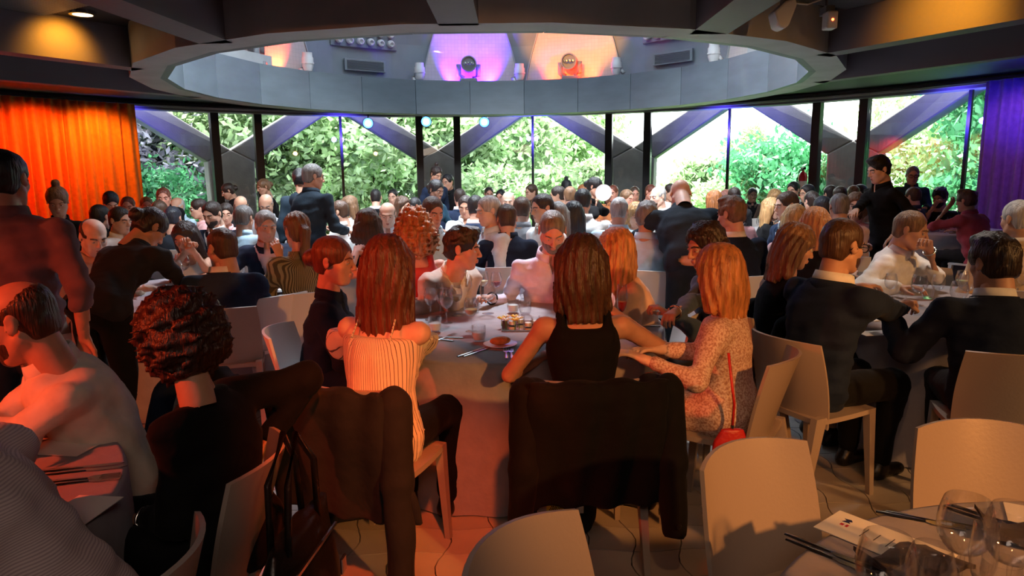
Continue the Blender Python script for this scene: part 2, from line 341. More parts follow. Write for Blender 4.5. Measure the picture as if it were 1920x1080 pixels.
def uvsphere(c, r, n=10, m=8, squash=1):
    V = [[c[0], c[1], c[2]+r]]; F = []
    for i in range(1, m):
        for j in range(n):
            a, b = math.pi*i/m, 2*math.pi*j/n
            V.append([c[0]+r*math.sin(a)*math.cos(b), c[1]+r*squash*math.sin(a)*math.sin(b), c[2]+r*math.cos(a)])
    V.append([c[0], c[1], c[2]-r])
    for j in range(n): F.append((0, 1+j, 1+(j+1) % n, 1+(j+1) % n))
    for i in range(m-2):
        for j in range(n):
            a = 1+i*n+j; b = 1+i*n+(j+1) % n; F.append((a, a+n, b+n, b))
    e = len(V)-1
    for j in range(n): F.append((e, e-n+(j+1) % n, e-n+j, e-n+j))
    return np.array(V, float), np.array(F)
class MB:
    """collects vertices and quads with material indices"""
    def __init__(s): s.V = []; s.F = []; s.M = []; s.n = 0
    def add(s, V, Q, m=0):
        if not len(V): return
        s.V.append(np.asarray(V, float)); s.F.append(np.asarray(Q, int)+s.n); s.n += len(V)
        s.M.append(np.full(len(Q), m) if np.isscalar(m) else m)
    def data(s): return np.concatenate(s.V), np.concatenate(s.F), np.concatenate(s.M)
_heads = {}
def head(fem, near):
    k = (fem, near)
    if k not in _heads:
        V, Q = head_template(fem, .0063 if near == 2 else (.0105 if near else .016)); b = MB(); b.add(V, Q, head_mat(V, Q))
        for s in (-1, 1):
            b.add(*uvsphere((s*.031, -.0765, .003), .0125, 10, 8), 2)
            b.add(*uvsphere((s*.031, -.0850, .0025), .0062, 8, 6, .75), 3)
            for (p0, p1) in (((s*.014, -.0945, .021), (s*.034, -.090, .028)), ((s*.034, -.090, .028), (s*.050, -.074, .022))):
                t = np.linspace(0, 1, 4)[:, None]; P = np.array(p0)*(1-t)+np.array(p1)*t
                r = .0042; VV = []; 
                for p in P: VV += [p+np.array([0, -.002, r]), p+np.array([0, -.0045, 0]), p+np.array([0, -.002, -r]), p+np.array([0, .006, 0])]
                FF = [(4*i+j, 4*i+(j+1) % 4, 4*i+4+(j+1) % 4, 4*i+4+j) for i in range(3) for j in range(4)]
                b.add(np.array(VV), np.array(FF), 4)
            # upper eyelid
            A = np.linspace(-.016, .016, 6); VV = []
            for a in A: VV += [(s*.031+a, -.0835+4*a*a*6, .0145-18*a*a), (s*.031+a, -.0915+4*a*a*8, .0052-14*a*a)]
            FF = [(2*i, 2*i+1, 2*i+3, 2*i+2) for i in range(5)]
            b.add(np.array(VV), np.array(FF), 0)
        _heads[k] = b.data()
    return _heads[k]

# ------------------------------------------------------------------ hair in head space
def hair_mesh(style, near, seed=0, L=.22):
    h = .0078 if near == 2 else (.0128 if near else .018)
    long = style in ('long', 'bob', 'wavy', 'curlylong')
    lo = (-.19, -.17, -.13-(L if long else .03)) if style != 'pony' else (-.14, -.15, -.30)
    G = Grid(lo, (.19, .22, .21), h); r = np.random.RandomState(seed)
    t = {'short': .009, 'crop': .005, 'quiff': .012, 'balding': .005, 'messy': .014, 'long': .015, 'bob': .017, 'wavy': .018, 'bun': .010, 'topbun': .010, 'pony': .011, 'curly': .030, 'shaved': .003, 'curlylong': .032, 'beard': .0}[style]
    if style != 'beard':
        G.add(ell((0, .016, .038), (.076+t, .094+t, .084+t)), .005)
        G.add(ell((0, .052, -.030), (.060+t*.7, .048+t*.6, .066)), .03)
    if style == 'quiff':
        G.add(ell((.01, -.055, .108), (.055, .045, .028)), .03); G.add(ell((0, .01, .115), (.06, .07, .026)), .03)
    if style == 'messy':
        G.add(ell((0, -.03, .112), (.065, .06, .03)), .03)
    face = ell((0, -.118, -.042), (.080, .078, .118)) if style not in ('crop', 'short', 'shaved', 'balding') else ell((0, -.122, -.036), (.084, .086, .130))
    if long:
        D = -L
        G.add(ell((0, .045, -.06), (.088+t, .062+t*.8, .12)), .03)
        wd = {'long': 1, 'bob': 1.05, 'wavy': 1.15, 'curlylong': 1.5}[style]
        G.add(loft((0, .07, D-.03), rotm('x', 6), [(0, .070*wd, .026), (.06, .088*wd, .036), (L*.6, .092*wd, .05), (L+.05, .08, .045)]), .04)
        for s in (-1, 1): G.add(cap((s*.080, .0, .03), (s*(.086+.012*wd), .030, D*.85), .020+t*.5, .022*wd), .03)
        G.add(cap((0, -.09, .155), (0, .06, .160), .020, .018), .02, 's')
    if style == 'bun': G.add(ell((0, .125, .010), (.045, .04, .045)), .012)
    if style == 'topbun': G.add(ell((0, .045, .150), (.036, .036, .034)), .010)
    if style == 'pony':
        G.add(cap((0, .10, .02), (0, .14, -.02), .026, .030), .012); G.add(cap((0, .14, -.02), (.01, .125, -.15), .034, .032), .02); G.add(cap((.01, .125, -.15), (.02, .11, -.26), .03, .010), .02)
    if style == 'curly': G.add(ell((0, .03, .0), (.122, .118, .125)), .03)
    if style == 'curlylong':
        G.add(ell((0, .05, -.06), (.135, .11, .15)), .03)
    if style == 'beard':
        G.add(ell((0, -.030, -.060), (.064, .066, .062)), .005); G.add(ell((0, -.062, -.100), (.032, .03, .024)), .02)
        G.add(ell((0, -.06, .03), (.12, .12, .072)), .004, 's'); G.add(ell((0, -.11, -.063), (.024, .03, .009)), .006, 's')
        G.add(ell((0, .06, -.06), (.12, .06, .12)), .01, 's'); G.add(ell((0, -.10, -.02), (.03, .06, .028)), .006, 's'); G.add(half((0, 0, -1), .125), .004, 's')
    X, Y, Z = G.coords()
    if style in ('curly', 'curlylong'):
        G.noise(.007, 110, seed); G.noise(.009, 200, seed+1)
    elif long or style == 'pony':
        th = np.arctan2(X, Y+.02); ph = r.rand(4)*6
        G.v += (.0035*np.sin(th*22+ph[0]+3*np.sin(Z*14+ph[1]))+.0022*np.sin(th*47+ph[2]+2*np.sin(Z*22))).astype(np.float32)
        if style == 'wavy': G.noise(.006, 45, seed, (1, 1, 1.6))
    elif style in ('quiff', 'messy'):
        G.noise(.0045, 90, seed, (1.4, .5, .8)); G.noise(.003, 150, seed+3, (1.4, .5, .8))
    elif style != 'beard': G.noise(.0018, 110, seed)
    if style != 'beard':
        if style in ('curly',):
            G.add(ell((0, -.135, -.055), (.085, .080, .12)), .012, 's')
        else: G.add(face, .012, 's')
        for s in (-1, 1):
            if not long and style not in ('curly',):
                G.add(ell((s*.088, -.032, -.058), (.045, .052, .062)), .012, 's'); G.add(ell((s*.088, .014, -.004), (.022, .026, .036)), .008, 's')
            elif style != 'curly': G.add(ell((s*.05, -.12, -.08), (.05, .085, .12)), .012, 's')
        if not long and style not in ('pony', 'curly'): G.add(half((0, .25, -1), .080 if style != 'bun' else .075), .01, 's')
        if long: G.add(half((0, .1*math.sin(seed), -1), -lo[2]-.012), .008, 's')
    if style == 'shaved': G.add(ell((0, -.055, .105), (.098, .135, .115)), .006, 's')
    if style == 'balding':
        G.add(ell((0, -.055, .115), (.088, .125, .105)), .01, 's')
    return G.mesh()
_hair = {}
def hair(style, near, seed, L):
    k = (style, near, seed % 4 if near < 2 else seed, L)
    if k not in _hair: _hair[k] = hair_mesh(style, near, k[2], L)
    return _hair[k]

# ------------------------------------------------------------------ hands: wrist at origin, fingers +x, palm -z, thumb +y
_hands = {}
def hand(pose, near):
    k = (pose, near)
    if k in _hands: return _hands[k]
    h = .0052 if near == 2 else (.0085 if near else .0120)
    G = Grid((-.05, -.08, -.11), (.22, .10, .06), h); c = {'relax': 26, 'flat': 7, 'grip': 55, 'fist': 78}[pose]
    G.add(cap((-.04, 0, 0), (.01, 0, 0), .026, .024), .01)
    for q in range(4):
        y = .026-.0175*q; G.add(cap((.008, y*.55, 0), (.086-.004*abs(q-1), y, .002), .0145, .0105), .012)
    ln = [(.040, .026, .020), (.045, .029, .021), (.042, .027, .020), (.033, .021, .018)]
    for q in range(4):
        y = .027-.0185*q; p = np.array([.086-.004*abs(q-1), y, .002]); a = c*.7; sp = (1.5-q)*3.
        for j, l in enumerate(ln[q]):
            d = np.array([math.cos(math.radians(a)), math.sin(math.radians(sp))*math.cos(math.radians(a)), -math.sin(math.radians(a))])
            e = p+d*l; G.add(cap(p, e, .0092-.0010*j, .0086-.0012*j), .004); p = e; a += c*(1.05 if j == 0 else .8)
    p = np.array([.018, .020, -.006])
    fold = {'relax': (.035, .035, -.022), 'flat': (.038, .040, -.006), 'grip': (.040, .026, -.036), 'fist': (.042, .016, -.040)}[pose]
    e = p+np.array(fold); G.add(cap(p, e, .016, .0115), .012)
    f = e+np.array([.030, .010 if pose in ('relax', 'flat') else -.008, -.010]); G.add(cap(e, f, .0108, .0088), .004)
    _hands[k] = G.mesh(); return _hands[k]

# ------------------------------------------------------------------ the person
MALE = [(-.13, .10, .09), (-.09, .150, .118), (0, .168, .122), (.10, .155, .112), (.20, .160, .115), (.32, .178, .122), (.39, .176, .112), (.44, .158, .096), (.475, .118, .078), (.51, .078, .066), (.60, .056, .057)]
FEMALE = [(-.13, .10, .09), (-.09, .155, .118), (0, .170, .120), (.10, .138, .100), (.18, .124, .092), (.30, .143, .104), (.37, .148, .098), (.42, .134, .082), (.455, .096, .064), (.50, .056, .052), (.60, .047, .048)]
def unit(v): v = np.array(v, float); return v/max(np.linalg.norm(v), 1e-9)
def ik(S, T, l1, l2, hint):
    d = T-S; L = np.linalg.norm(d); L2 = min(L, (l1+l2)*.995); u = d/max(L, 1e-6); T = S+u*L2
    a = (l1*l1-l2*l2+L2*L2)/(2*L2); hh = math.sqrt(max(l1*l1-a*a, 0)); n = np.array(hint, float); n = n-u*(n@u); n = unit(n)
    return S+u*a+n*hh, T
def make_mesh(name, V, F, M, mats, parent, smooth=True):
    me = bpy.data.meshes.new(name); nv, nf = len(V), len(F)
    tri = (F[:, 2] == F[:, 3])
    if tri.any():
        me.from_pydata(V.tolist(), [], [f[:3] if f[2] == f[3] else f for f in F.tolist()])
    else:
        me.vertices.add(nv); me.vertices.foreach_set('co', V.astype(np.float32).ravel())
        me.loops.add(nf*4); me.loops.foreach_set('vertex_index', F.astype(np.int32).ravel())
        me.polygons.add(nf); me.polygons.foreach_set('loop_start', np.arange(0, nf*4, 4, dtype=np.int32))
        me.update(calc_edges=True)
    for m in mats: me.materials.append(m)
    if M is not None: me.polygons.foreach_set('material_index', np.asarray(M, np.int32))
    me.polygons.foreach_set('use_smooth', np.full(nf, smooth)); me.update()
    return obj(name, me, parent)

def person(label, x, y, yaw, z_head=None, at_head=None, hands_w=None, sex='m', near=1, pose='sit', lean=4, side=0, twist=0, bend=.03, head_yaw=0, pitch=8, roll=0, skin='skin', hr=('short', 'brown'), beard=None,
           top=('shirt', 'navy'), under=None, legs=('trousers', 'charcoal'), hands=None, hpose=('relax', 'relax'), elbow=None, seed=0, L=.22, base=0, scale=None, group=None, shoes='black_leather', collar=None, pitch_mat=None, wide=1., extra=None, feet=None, legs_on=True):
    fem = sex == 'f'; prof = [(t, a*wide, b*wide) for t, a, b in (FEMALE if fem else MALE)]
    sit = pose == 'sit'
    hipz = .56 if sit else .93
    Ms = rotm('z', twist)@rotm('y', side)@rotm('x', lean)           # leans towards -y (the front)
    # stature follows the height of the head
    def headpos(s): 
        nb = np.array([0, 0, hipz if sit else hipz*s])+Ms@np.array([0, 0, .56*s])+Ms[:, 1]*-bend*1.05
        u = unit(Ms[:, 2]*.55+np.array([0, -.10, .55])); return nb, nb+u*.098*(.6+.4*s)+np.array([0, -.012, 0])
    s = scale or 1.
    if at_head is not None: z_head = at_head[2]
    if z_head is not None and scale is None:
        lo, hi = .80, 1.15
        for _ in range(24):
            s = (lo+hi)/2
            if headpos(s)[1][2]+base < z_head: lo = s
            else: hi = s
    hip0 = np.array([0, 0, hipz if sit else hipz*s])
    if at_head is not None:
        q = rotm('z', yaw)@headpos(s)[1]; x, y = at_head[0]-q[0], at_head[1]-q[1]
        if abs(q[2]+base-at_head[2]) > .02: print('HEAD', label, 'z', round(float(at_head[2]), 2), 's', round(s, 2))
    if hands_w:
        hands = list(hands or [(-.17, -.36, .80), (.17, -.36, .80)])
        for i in range(2):
            if hands_w[i] is not None: hands[i] = tuple(rotm('z', -yaw)@(np.array(hands_w[i], float)-np.array([x, y, base])))
    root = empty('person', (x, y, base)); root.rotation_euler = (0, 0, math.radians(yaw))
    root['label'] = label; root['category'] = 'person'
    if group: root['group'] = group
    nb, hc = headpos(s)
    Mh = rotm('z', head_yaw)@rotm('y', roll)@rotm('x', pitch)
    hs = 1.02 if fem else 1.07
    g = {2: .0150, 1: .0225, 0: .032}[near]
    prof = [(t*s, a*(.5+.5*s), b*(.5+.5*s)) for t, a, b in prof]
    shw = (.158 if fem else .186)*s*wide
    sh = [hip0+Ms@np.array([q*shw, 0, (.405 if fem else .420)*s])-Ms[:, 1]*bend*.7 for q in (-1, 1)]
    l1, l2 = .285*s, .255*s; T = []; E = []
    hands = hands or [(-.17, -.36, .80-base), (.17, -.36, .80-base)]
    elbow = elbow or [(-.42, .30, -1), (.42, .30, -1)]
    if not sit and hands == 'down': hands = [(-.24*s, -.04, hip0[2]-.12), (.24*s, -.04, hip0[2]-.12)]
    for q in range(2):
        e, t = ik(sh[q], np.array(hands[q], float), l1, l2, elbow[q]); E.append(e); T.append(t)
    ar = (.043, .036, .034, .026) if fem else (.050, .042, .041, .029)
    if sit:
        hips = [hip0+np.array([q*.085, -.02, -.02]) for q in (-1, 1)]; kn = feet and feet[0] or [(-.11, -.44*s, .52), (.11, -.44*s, .52)]
        an = feet and feet[1] or [(-.10, -.40*s, .085), (.10, -.40*s, .085)]
    else:
        hips = [hip0+np.array([q*.085, 0, -.03]) for q in (-1, 1)]; kn = [(-.10, -.02, .50*s), (.10, -.02, .50*s)]; an = [(-.10, .02, .085), (.10, .02, .085)]
        if feet: kn, an = feet
    bx = np.array([hip0, *sh, *E, *T, hc, nb]+[np.array(k) for k in kn]+[np.array(k) for k in an])
    ub = np.array([hip0, *sh, *E, *T, nb])
    def arms(G, gi, upto, k=.02, cut0=0.):
        for q in range(2):
            G.add(cap(sh[q]+(E[q]-sh[q])*cut0, E[q], ar[0]+gi, ar[1]+gi), k)
            if upto > 1: e2 = E[q]+(T[q]-E[q])*(upto-1); rr = ar[2]+(ar[3]-ar[2])*(upto-1); G.add(cap(E[q], e2, ar[2]+gi*1.05, rr+gi*1.05), k)
            elif upto < 1: pass
    def torso(G, gi, t1=None, k=.03):
        P = prof if t1 is None else [p for p in prof if p[0] < t1]+[(t1, np.interp(t1, [p[0] for p in prof], [p[1] for p in prof]), np.interp(t1, [p[0] for p in prof], [p[2] for p in prof]))]
        G.add(loft(hip0, Ms, P, bend, gi), k)
        if fem:
            for q in (-1, 1): G.add(ell(hip0+Ms@np.array([q*.068*s, -.075*s, .315*s])-Ms[:, 1]*bend*.35, (.058+gi, .050+gi, .056+gi), Ms), .035)
    def delt(G, gi):
        for q in range(2): G.add(ell(sh[q], (.055+gi, .055+gi, .052+gi)), .05)
    def leg(G, gi, upto=2., k=.025):
        G.add(ell(hip0+np.array([0, .01, -.03]), (.155+gi, .115+gi, .10+gi)), .03)
        for q in range(2):
            G.add(cap(hips[q], kn[q], .082+gi, .056+gi), k)
            if upto > 1: a = np.array(kn[q]); b = np.array(an[q]); G.add(cap(a, a+(b-a)*(upto-1), .054+gi, .054+(.036-.054)*(upto-1)+gi), k)
    sk = MAT[skin]; kind = top[0]
    # ---- body: one mesh of skin with head, neck, arms, hands
    G = Grid(bx.min(0)-.16, np.maximum(bx.max(0)+.16, 0), g*(1.2 if kind in ('tank', 'offshoulder', 'sleeveless', 'capsleeve') else 1.75))
    torso(G, -.020 if kind in ('shirt', 'jacket', 'sweater', 'rolled') else -.014)
    if kind in ('shirt', 'jacket', 'sweater', 'dress', 'rolled'):                 # slimmer under the sleeves
        cov = {'dress': 1.74, 'rolled': 1.22}.get(kind, 1.80)
        for q in range(2):
            w0 = E[q]+(T[q]-E[q])*(cov-1.04)
            G.add(cap(sh[q], E[q], ar[0]-.018, ar[1]-.016), .02); G.add(cap(E[q], w0, ar[2]-.016, ar[2]-.016), .01); G.add(cap(w0, T[q], ar[2]+(ar[3]-ar[2])*(cov-1), ar[3]), .01)
    else: delt(G, -.008); arms(G, 0, 2)
    G.add(cap(nb-Ms[:, 2]*.06, hc+Mh@np.array([0, .03, -.07])*hs, .050 if fem else .058, .046 if fem else .055), .02)
    if legs_on: leg(G, -.012)
    b = MB(); V, Q = G.mesh(); b.add(V, Q, 0)
    HV, HQ, HM = head(fem, near); b.add((HV*hs)@Mh.T+hc, HQ, HM)
    for q in range(2):
        V, Q = hand(hpose[q], near); sc = (.90 if fem else 1.0)
        d = unit(T[q]-E[q]); up = np.array([0, 0, 1.]) if abs(d[2]) < .8 else np.array([0, -1., 0]) * (1 if d[2] < 0 else -1)
        if pitch_mat and pitch_mat[q] is not None: up = np.array(pitch_mat[q], float)
        yy = unit(np.cross(up, d)); zz = np.cross(d, yy); th = 1 if q == 0 else -1
        VV = V*np.array([1, th*(-1 if q == 0 else -1)*-1, 1])  # thumb to the inner side
        QQ = Q
        if q == 0: VV = V*np.array([1, -1, 1]); QQ = Q[:, ::-1]
        b.add((VV*sc)@np.stack([d, yy, zz])+T[q], QQ, 0)
    V, Q, M = b.data(); hm = MAT[hr[1]] if hr[0] != 'bald' else MAT['hair_grey']
    make_mesh('body', V, Q, M, [sk, MAT['lips'], MAT['eye_white'], MAT['iris'], hm], root)
    # ---- hair
    if hr[0] != 'bald':
        V, Q = hair(hr[0], near, seed, L); make_mesh('hair', (V*hs)@Mh.T+hc, Q, None, [hm], root)
    if beard:
        V, Q = hair('beard', near, 0, 0); make_mesh('beard', (V*hs)@Mh.T+hc, Q, None, [MAT[beard]], root)
    # ---- clothing
    cl = MAT[top[1]]; lo, hi = ub.min(0)-.22, ub.max(0)+.14
    def vcut(G, w, low, depth=.05):                                   # a V neck cut in front
        o = hip0-Ms[:, 1]*bend*.7
        def f(X, Y, Z):
            x, y_, z = X-o[0], Y-o[1], Z-o[2]
            a = Ms[0, 0]*x+Ms[1, 0]*y_+Ms[2, 0]*z; bb = Ms[0, 1]*x+Ms[1, 1]*y_+Ms[2, 1]*z; t = Ms[0, 2]*x+Ms[1, 2]*y_+Ms[2, 2]*z
            d = np.maximum(np.abs(a)-np.maximum((t-low*s), 0)*w, bb+.01); return np.maximum(d, low*s-t)
        G.add((f, lo, hi), .006, 's')
    def neck(G, t, tilt=.25):
        n = unit(Ms[:, 2]-Ms[:, 1]*tilt); G.add(half(n, -1*0+n@(hip0+Ms[:, 2]*t*s-Ms[:, 1]*bend*.9)), .008, 's')
    def folds(G, a=.0045):
        G.noise(a*1.5, 20, seed, (1, 1, .8)); G.noise(a*.8, 46, seed+7, (.5, .8, 1.5))
    sl = {'shirt': 1.88, 'rolled': 1.35, 'tee': .62, 'jacket': 1.90, 'sweater': 1.9, 'coat': 1.9}.get(kind, 1.88)
    def garment(name, gi, mat, slv, nt, v=None, low=-.125, tilt=.25, am=.0072, cg=1.):
        G = Grid(lo, hi, g*cg); P0 = prof
        torso(G, gi); 
        if slv > 0:
            delt(G, gi*.9)
            if slv < 1:
                for q in range(2): G.add(cap(sh[q], sh[q]+(E[q]-sh[q])*slv, ar[0]+gi*1.3, ar[1]+gi*1.8), .03)
            else: arms(G, gi, slv, .025)
        folds(G, am); neck(G, nt, tilt)
        if v: vcut(G, *v)
        if low is not None: n = Ms[:, 2]; G.add(half(-n, -(n@hip0)-low*s), .01, 's')
        V, Q = G.mesh(); return make_mesh(name, V, Q, None, [mat], root)
    col = collar
    if kind in ('shirt', 'rolled'):
        o = garment('shirt', .012, cl, 1.88 if kind == 'shirt' else 1.3, .502 if not fem else .478, (.30, .40) if not fem else (.3, .36)); col = col or top[1]
    elif kind == 'tee': garment('shirt', .011, cl, .62, .480)
    elif kind == 'sweater': garment('sweater', .014, cl, 1.9, .475, (.35, .38))
    elif kind == 'jacket':
        garment('shirt', .003, MAT[under or 'white_cotton'], 1.97, .492, (.28, .40), am=.001, cg=1.5)
        garment('jacket', .021, cl, 1.86, .482, (.34, .16), low=-.12, tilt=.15, am=.0058); col = col or (under or 'white_cotton')
        # jacket collar roll
        ring(root, 'jacket_collar', hip0+Ms[:, 2]*.458*s-Ms[:, 1]*bend*.8, Ms, .094*s, .086*s, .012, .036, cl, 1.24)
    elif kind == 'tank':
        G = Grid(lo, hi, g); torso(G, .010); folds(G, .002); neck(G, .405, .0)
        for q in (-1, 1):
            G.add(ell(hip0+Ms@np.array([q*.205*s, 0, .40*s])-Ms[:, 1]*bend*.6, (.070, .16, .085), Ms), .01, 's')
        for q in (-1, 1):
            a = hip0+Ms@np.array([q*.098*s, .072*s, .37*s])-Ms[:, 1]*bend*.5; bm = hip0+Ms@np.array([q*.088*s, .005, .487*s])-Ms[:, 1]*bend*.8; c = hip0+Ms@np.array([q*.085*s, -.085*s, .37*s])-Ms[:, 1]*bend*.5
            for u0, u1 in ((a, bm), (bm, c)): G.add(cap(u0, u1, .024, .024), .015)
        V, Q = G.mesh(); make_mesh('tank_top', V, Q, None, [cl], root)
    elif kind == 'offshoulder':
        G = Grid(lo, hi, g); torso(G, .022, .385*s)
        for q in range(2):
            e = E[q]; a = sh[q]+(e-sh[q])*.24; c = sh[q]+(e-sh[q])*.95; G.add(cap(a, (a+c)/2, .062, .080), .03); G.add(cap((a+c)/2, c, .080, .050), .03)
        th = np.arctan2(G.coords()[0]-hip0[0], G.coords()[1]-hip0[1]); G.v += (.004*np.sin(th*46)).astype(np.float32)
        neck(G, .385, .02); V, Q = G.mesh(); make_mesh('blouse', V, Q, None, [cl], root)
        for q in (-1, 1):
            pts = [hip0+Ms@np.array([q*.085*s, .094*s, .375*s])-Ms[:, 1]*bend*.4, hip0+Ms@np.array([q*.080*s, .050*s, .455*s])-Ms[:, 1]*bend*.6, hip0+Ms@np.array([q*.078*s, 0, .482*s])-Ms[:, 1]*bend*.8]
            tube('strap', pts, .004, cl, root)
    elif kind == 'capsleeve':
        G = Grid(lo, hi, g); torso(G, .012); delt(G, .012)
        for q in range(2): G.add(cap(sh[q], sh[q]+(E[q]-sh[q])*.55, .066, .095), .03); 
        folds(G, .005); neck(G, .465, .2)
        V, Q = G.mesh(); make_mesh('blouse', V, Q, None, [cl], root)
    elif kind == 'dress':
        G = Grid(np.minimum(lo, bx.min(0)-.15), np.maximum(hi, bx.max(0)+.05), g); torso(G, .012); delt(G, .010); arms(G, .010, 1.80, .025); leg(G, .018, 1.35, .08); folds(G, .004); neck(G, .462, .25)
        V, Q = G.mesh(); make_mesh('dress', V, Q, None, [cl], root)
    elif kind == 'sleeveless':
        G = Grid(lo, hi, g); torso(G, .011)
        for q in (-1, 1): G.add(ell(hip0+Ms@np.array([q*.215*s, 0, .43*s])-Ms[:, 1]*bend*.6, (.060, .12, .075), Ms), .01, 's')
        folds(G, .003); neck(G, .455, .2); V, Q = G.mesh(); make_mesh('top', V, Q, None, [cl], root)
    if col: ring(root, 'collar', hip0+Ms[:, 2]*((.470 if fem else .498) if kind != 'jacket' else .490)*s-Ms[:, 1]*bend*.75, Ms, .080*s if not fem else .066*s, .076*s if not fem else .064*s, .008, .044, MAT[col], 1.22)
    if legs[0] in ('trousers', 'skirt') and legs_on:
        G = Grid(bx.min(0)-.16, np.maximum(np.array([9, 9, 0])*0+bx.max(0), hip0)+np.array([.16, .16, 0]), g*1.6)
        if legs[0] == 'skirt': leg(G, .016, 1.15, .09)
        else: leg(G, .014, 1.93)
        n = unit(np.array([0, 0, 1.])+Ms[:, 2]); G.add(half(n, n@hip0+.10), .01, 's'); folds(G, .004); V, Q = G.mesh(); make_mesh(legs[0], V, Q, None, [MAT[legs[1]]], root)
    # ---- shoes
    if legs_on and near:
        for q in range(2):
            a = np.array(an[q], float); G = Grid(a+(-.09, -.24, -.10), a+(.09, .12, .05), .014 if near == 2 else .02)
            G.add(cap(a+(0, .03, -.045), a+(0, -.15, -.055), .040, .034), .02); G.add(cap(a+(0, .01, -.04), a+(0, .0, .0), .040, .042), .02); G.add(half((0, 0, -1), -(a[2]-.083)), .004, 's')
            V, Q = G.mesh(); make_mesh('shoe', V, Q, None, [MAT[shoes]], root)
    INFO[root.name] = dict(hc=hc, Mh=Mh*hs, T=T, E=E, sh=sh, nb=nb, Ms=Ms, hip=hip0, s=s)
    return root
INFO = {}
def ring(root, name, c, M, rx, ry, th, hgt, mat, flare):
    """a turned-down collar standing around the neck, open in front"""
    n = 20; V = []; F = []
    for i in range(n+1):
        a = math.radians(-90+16)+ (2*math.pi-math.radians(32))*i/n
        ca, sa = math.cos(a), math.sin(a); drop = .022*max(0, -sa)
        for r, z in ((1.0, hgt-drop), (1.0+th/rx, hgt+.002-drop), (flare+.04, -.008-drop*1.4), (flare-th/rx+.04, -.010-drop*1.4)):
            V.append(c+M@np.array([rx*r*ca, ry*r*sa, z]))
    for i in range(n):
        for j in range(4): F.append((4*i+j, 4*i+(j+1) % 4, 4*i+4+(j+1) % 4, 4*i+4+j))
    F += [(0, 1, 2, 3), (4*n+3, 4*n+2, 4*n+1, 4*n)]
    return make_mesh(name, np.array(V), np.array(F), None, [mat], root)
def tube(name, pts, r, mat, parent, n=8, closed=False):
    pts = [np.array(p, float) for p in pts]; V = []; F = []; m = len(pts)
    for i, p in enumerate(pts):
        d = unit(pts[min(i+1, m-1)]-pts[max(i-1, 0)]) if not closed else unit(pts[(i+1) % m]-pts[i-1])
        u = np.array([0, 0, 1.]) if abs(d[2]) < .9 else np.array([1., 0, 0]); a = unit(np.cross(d, u)); b = np.cross(d, a)
        rr = r[i] if hasattr(r, '__len__') else r
        for j in range(n): t = 2*math.pi*j/n; V.append(p+a*rr*math.cos(t)+b*rr*math.sin(t))
    for i in range(m if closed else m-1):
        k = (i+1) % m
        for j in range(n): F.append((i*n+j, i*n+(j+1) % n, k*n+(j+1) % n, k*n+j))
    if not closed:
        V.append(pts[0]); V.append(pts[-1]); e = len(V)
        for j in range(n): F.append((e-2, (j+1) % n, j, j)); F.append((e-1, (m-1)*n+j, (m-1)*n+(j+1) % n, (m-1)*n+(j+1) % n))
    return make_mesh(name, np.array(V), np.array(F), None, [mat], parent)

# ------------------------------------------------------------------ the hall: round plan, glazed far side, round opening in the ceiling
CW = np.array([-.5, 6.43]); RW = 8.96                                # centre and radius of the window line
CO = np.array([-.22, 8.72]); RO = 3.55                               # centre and radius of the opening
def wp(a, r=RW, z=0.): a = math.radians(a); return np.array([CW[0]+r*math.sin(a), CW[1]+r*math.cos(a), z])
def op(a, r=RO, z=0.): a = math.radians(a); return np.array([CO[0]+r*math.sin(a), CO[1]+r*math.cos(a), z])
mat('beam_paint', (.15, .14, .16), .55, bump=(25, .15)); mat('ring_paint', (.38, .40, .41), .55, noise=(3, .12)); mat('slab_paint', (.03, .03, .034), .6)
mat('fascia', (.14, .175, .20), .45, noise=(2.5, .10, (1, 1, 3))); mat('fascia_b', (.125, .158, .182), .45, noise=(2.5, .10, (1, 1, 3))); mat('drum_grey', (.23, .26, .285), .5, noise=(3, .08)); mat('drum_dark', (.03, .035, .04), .6)
mat('grille', (.25, .28, .30), .4, .5); mat('chrome', (.7, .7, .7), .15, 1); mat('white_plastic', (.72, .72, .72), .35, coat=.2); mat('grey_plastic', (.22, .23, .25), .4); mat('black_plastic', (.012, .012, .014), .35)
mat('mullion', (.012, .012, .014), .4); mat('trim_steel', (.30, .28, .30), .35, .6); mat('dark_wall', (.035, .028, .03), .7, bump=(8, .2)); mat('concrete', (.17, .16, .165), .8, noise=(5, .12), bump=(40, .3))
glassmat('window_glass', (.97, 1, .985), .01, .55, .035)
frost = mat('frosted_glass', (.9, .95, 1), .5); _n = frost.node_tree.nodes; _t = _n.new('ShaderNodeBsdfTranslucent'); _t.inputs[0].default_value = (.16, .20, .24, 1); frost.node_tree.links.new(_t.outputs[0], _n['Material Output'].inputs[0])
mat('grout', (.035, .028, .025), .9)
blotch('tile', (.50, .45, .40), (.40, .35, .31), 2.2, .35, .65, .38, bump=(30, .08))
def tile_petal(name, col):
    m = mat(name, col, .35, coat=.3); t = m.node_tree; n = t.nodes; L = t.links; p = n['Principled BSDF']; tc = n.new('ShaderNodeTexCoord'); br = n.new('ShaderNodeTexBrick')
    br.offset = 0; br.inputs['Scale'].default_value = 1; br.inputs['Brick Width'].default_value = .06; br.inputs['Row Height'].default_value = .06; br.inputs['Mortar Size'].default_value = .0018
    br.inputs['Color1'].default_value = (*col, 1); br.inputs['Color2'].default_value = (*[c*.93 for c in col], 1); br.inputs['Mortar'].default_value = (*[c*.75 for c in col], 1)
    L.new(tc.outputs['UV'], br.inputs['Vector']); L.new(br.outputs['Color'], p.inputs['Base Color']); return m
tile_petal('petal_tile', (.62, .55, .52))
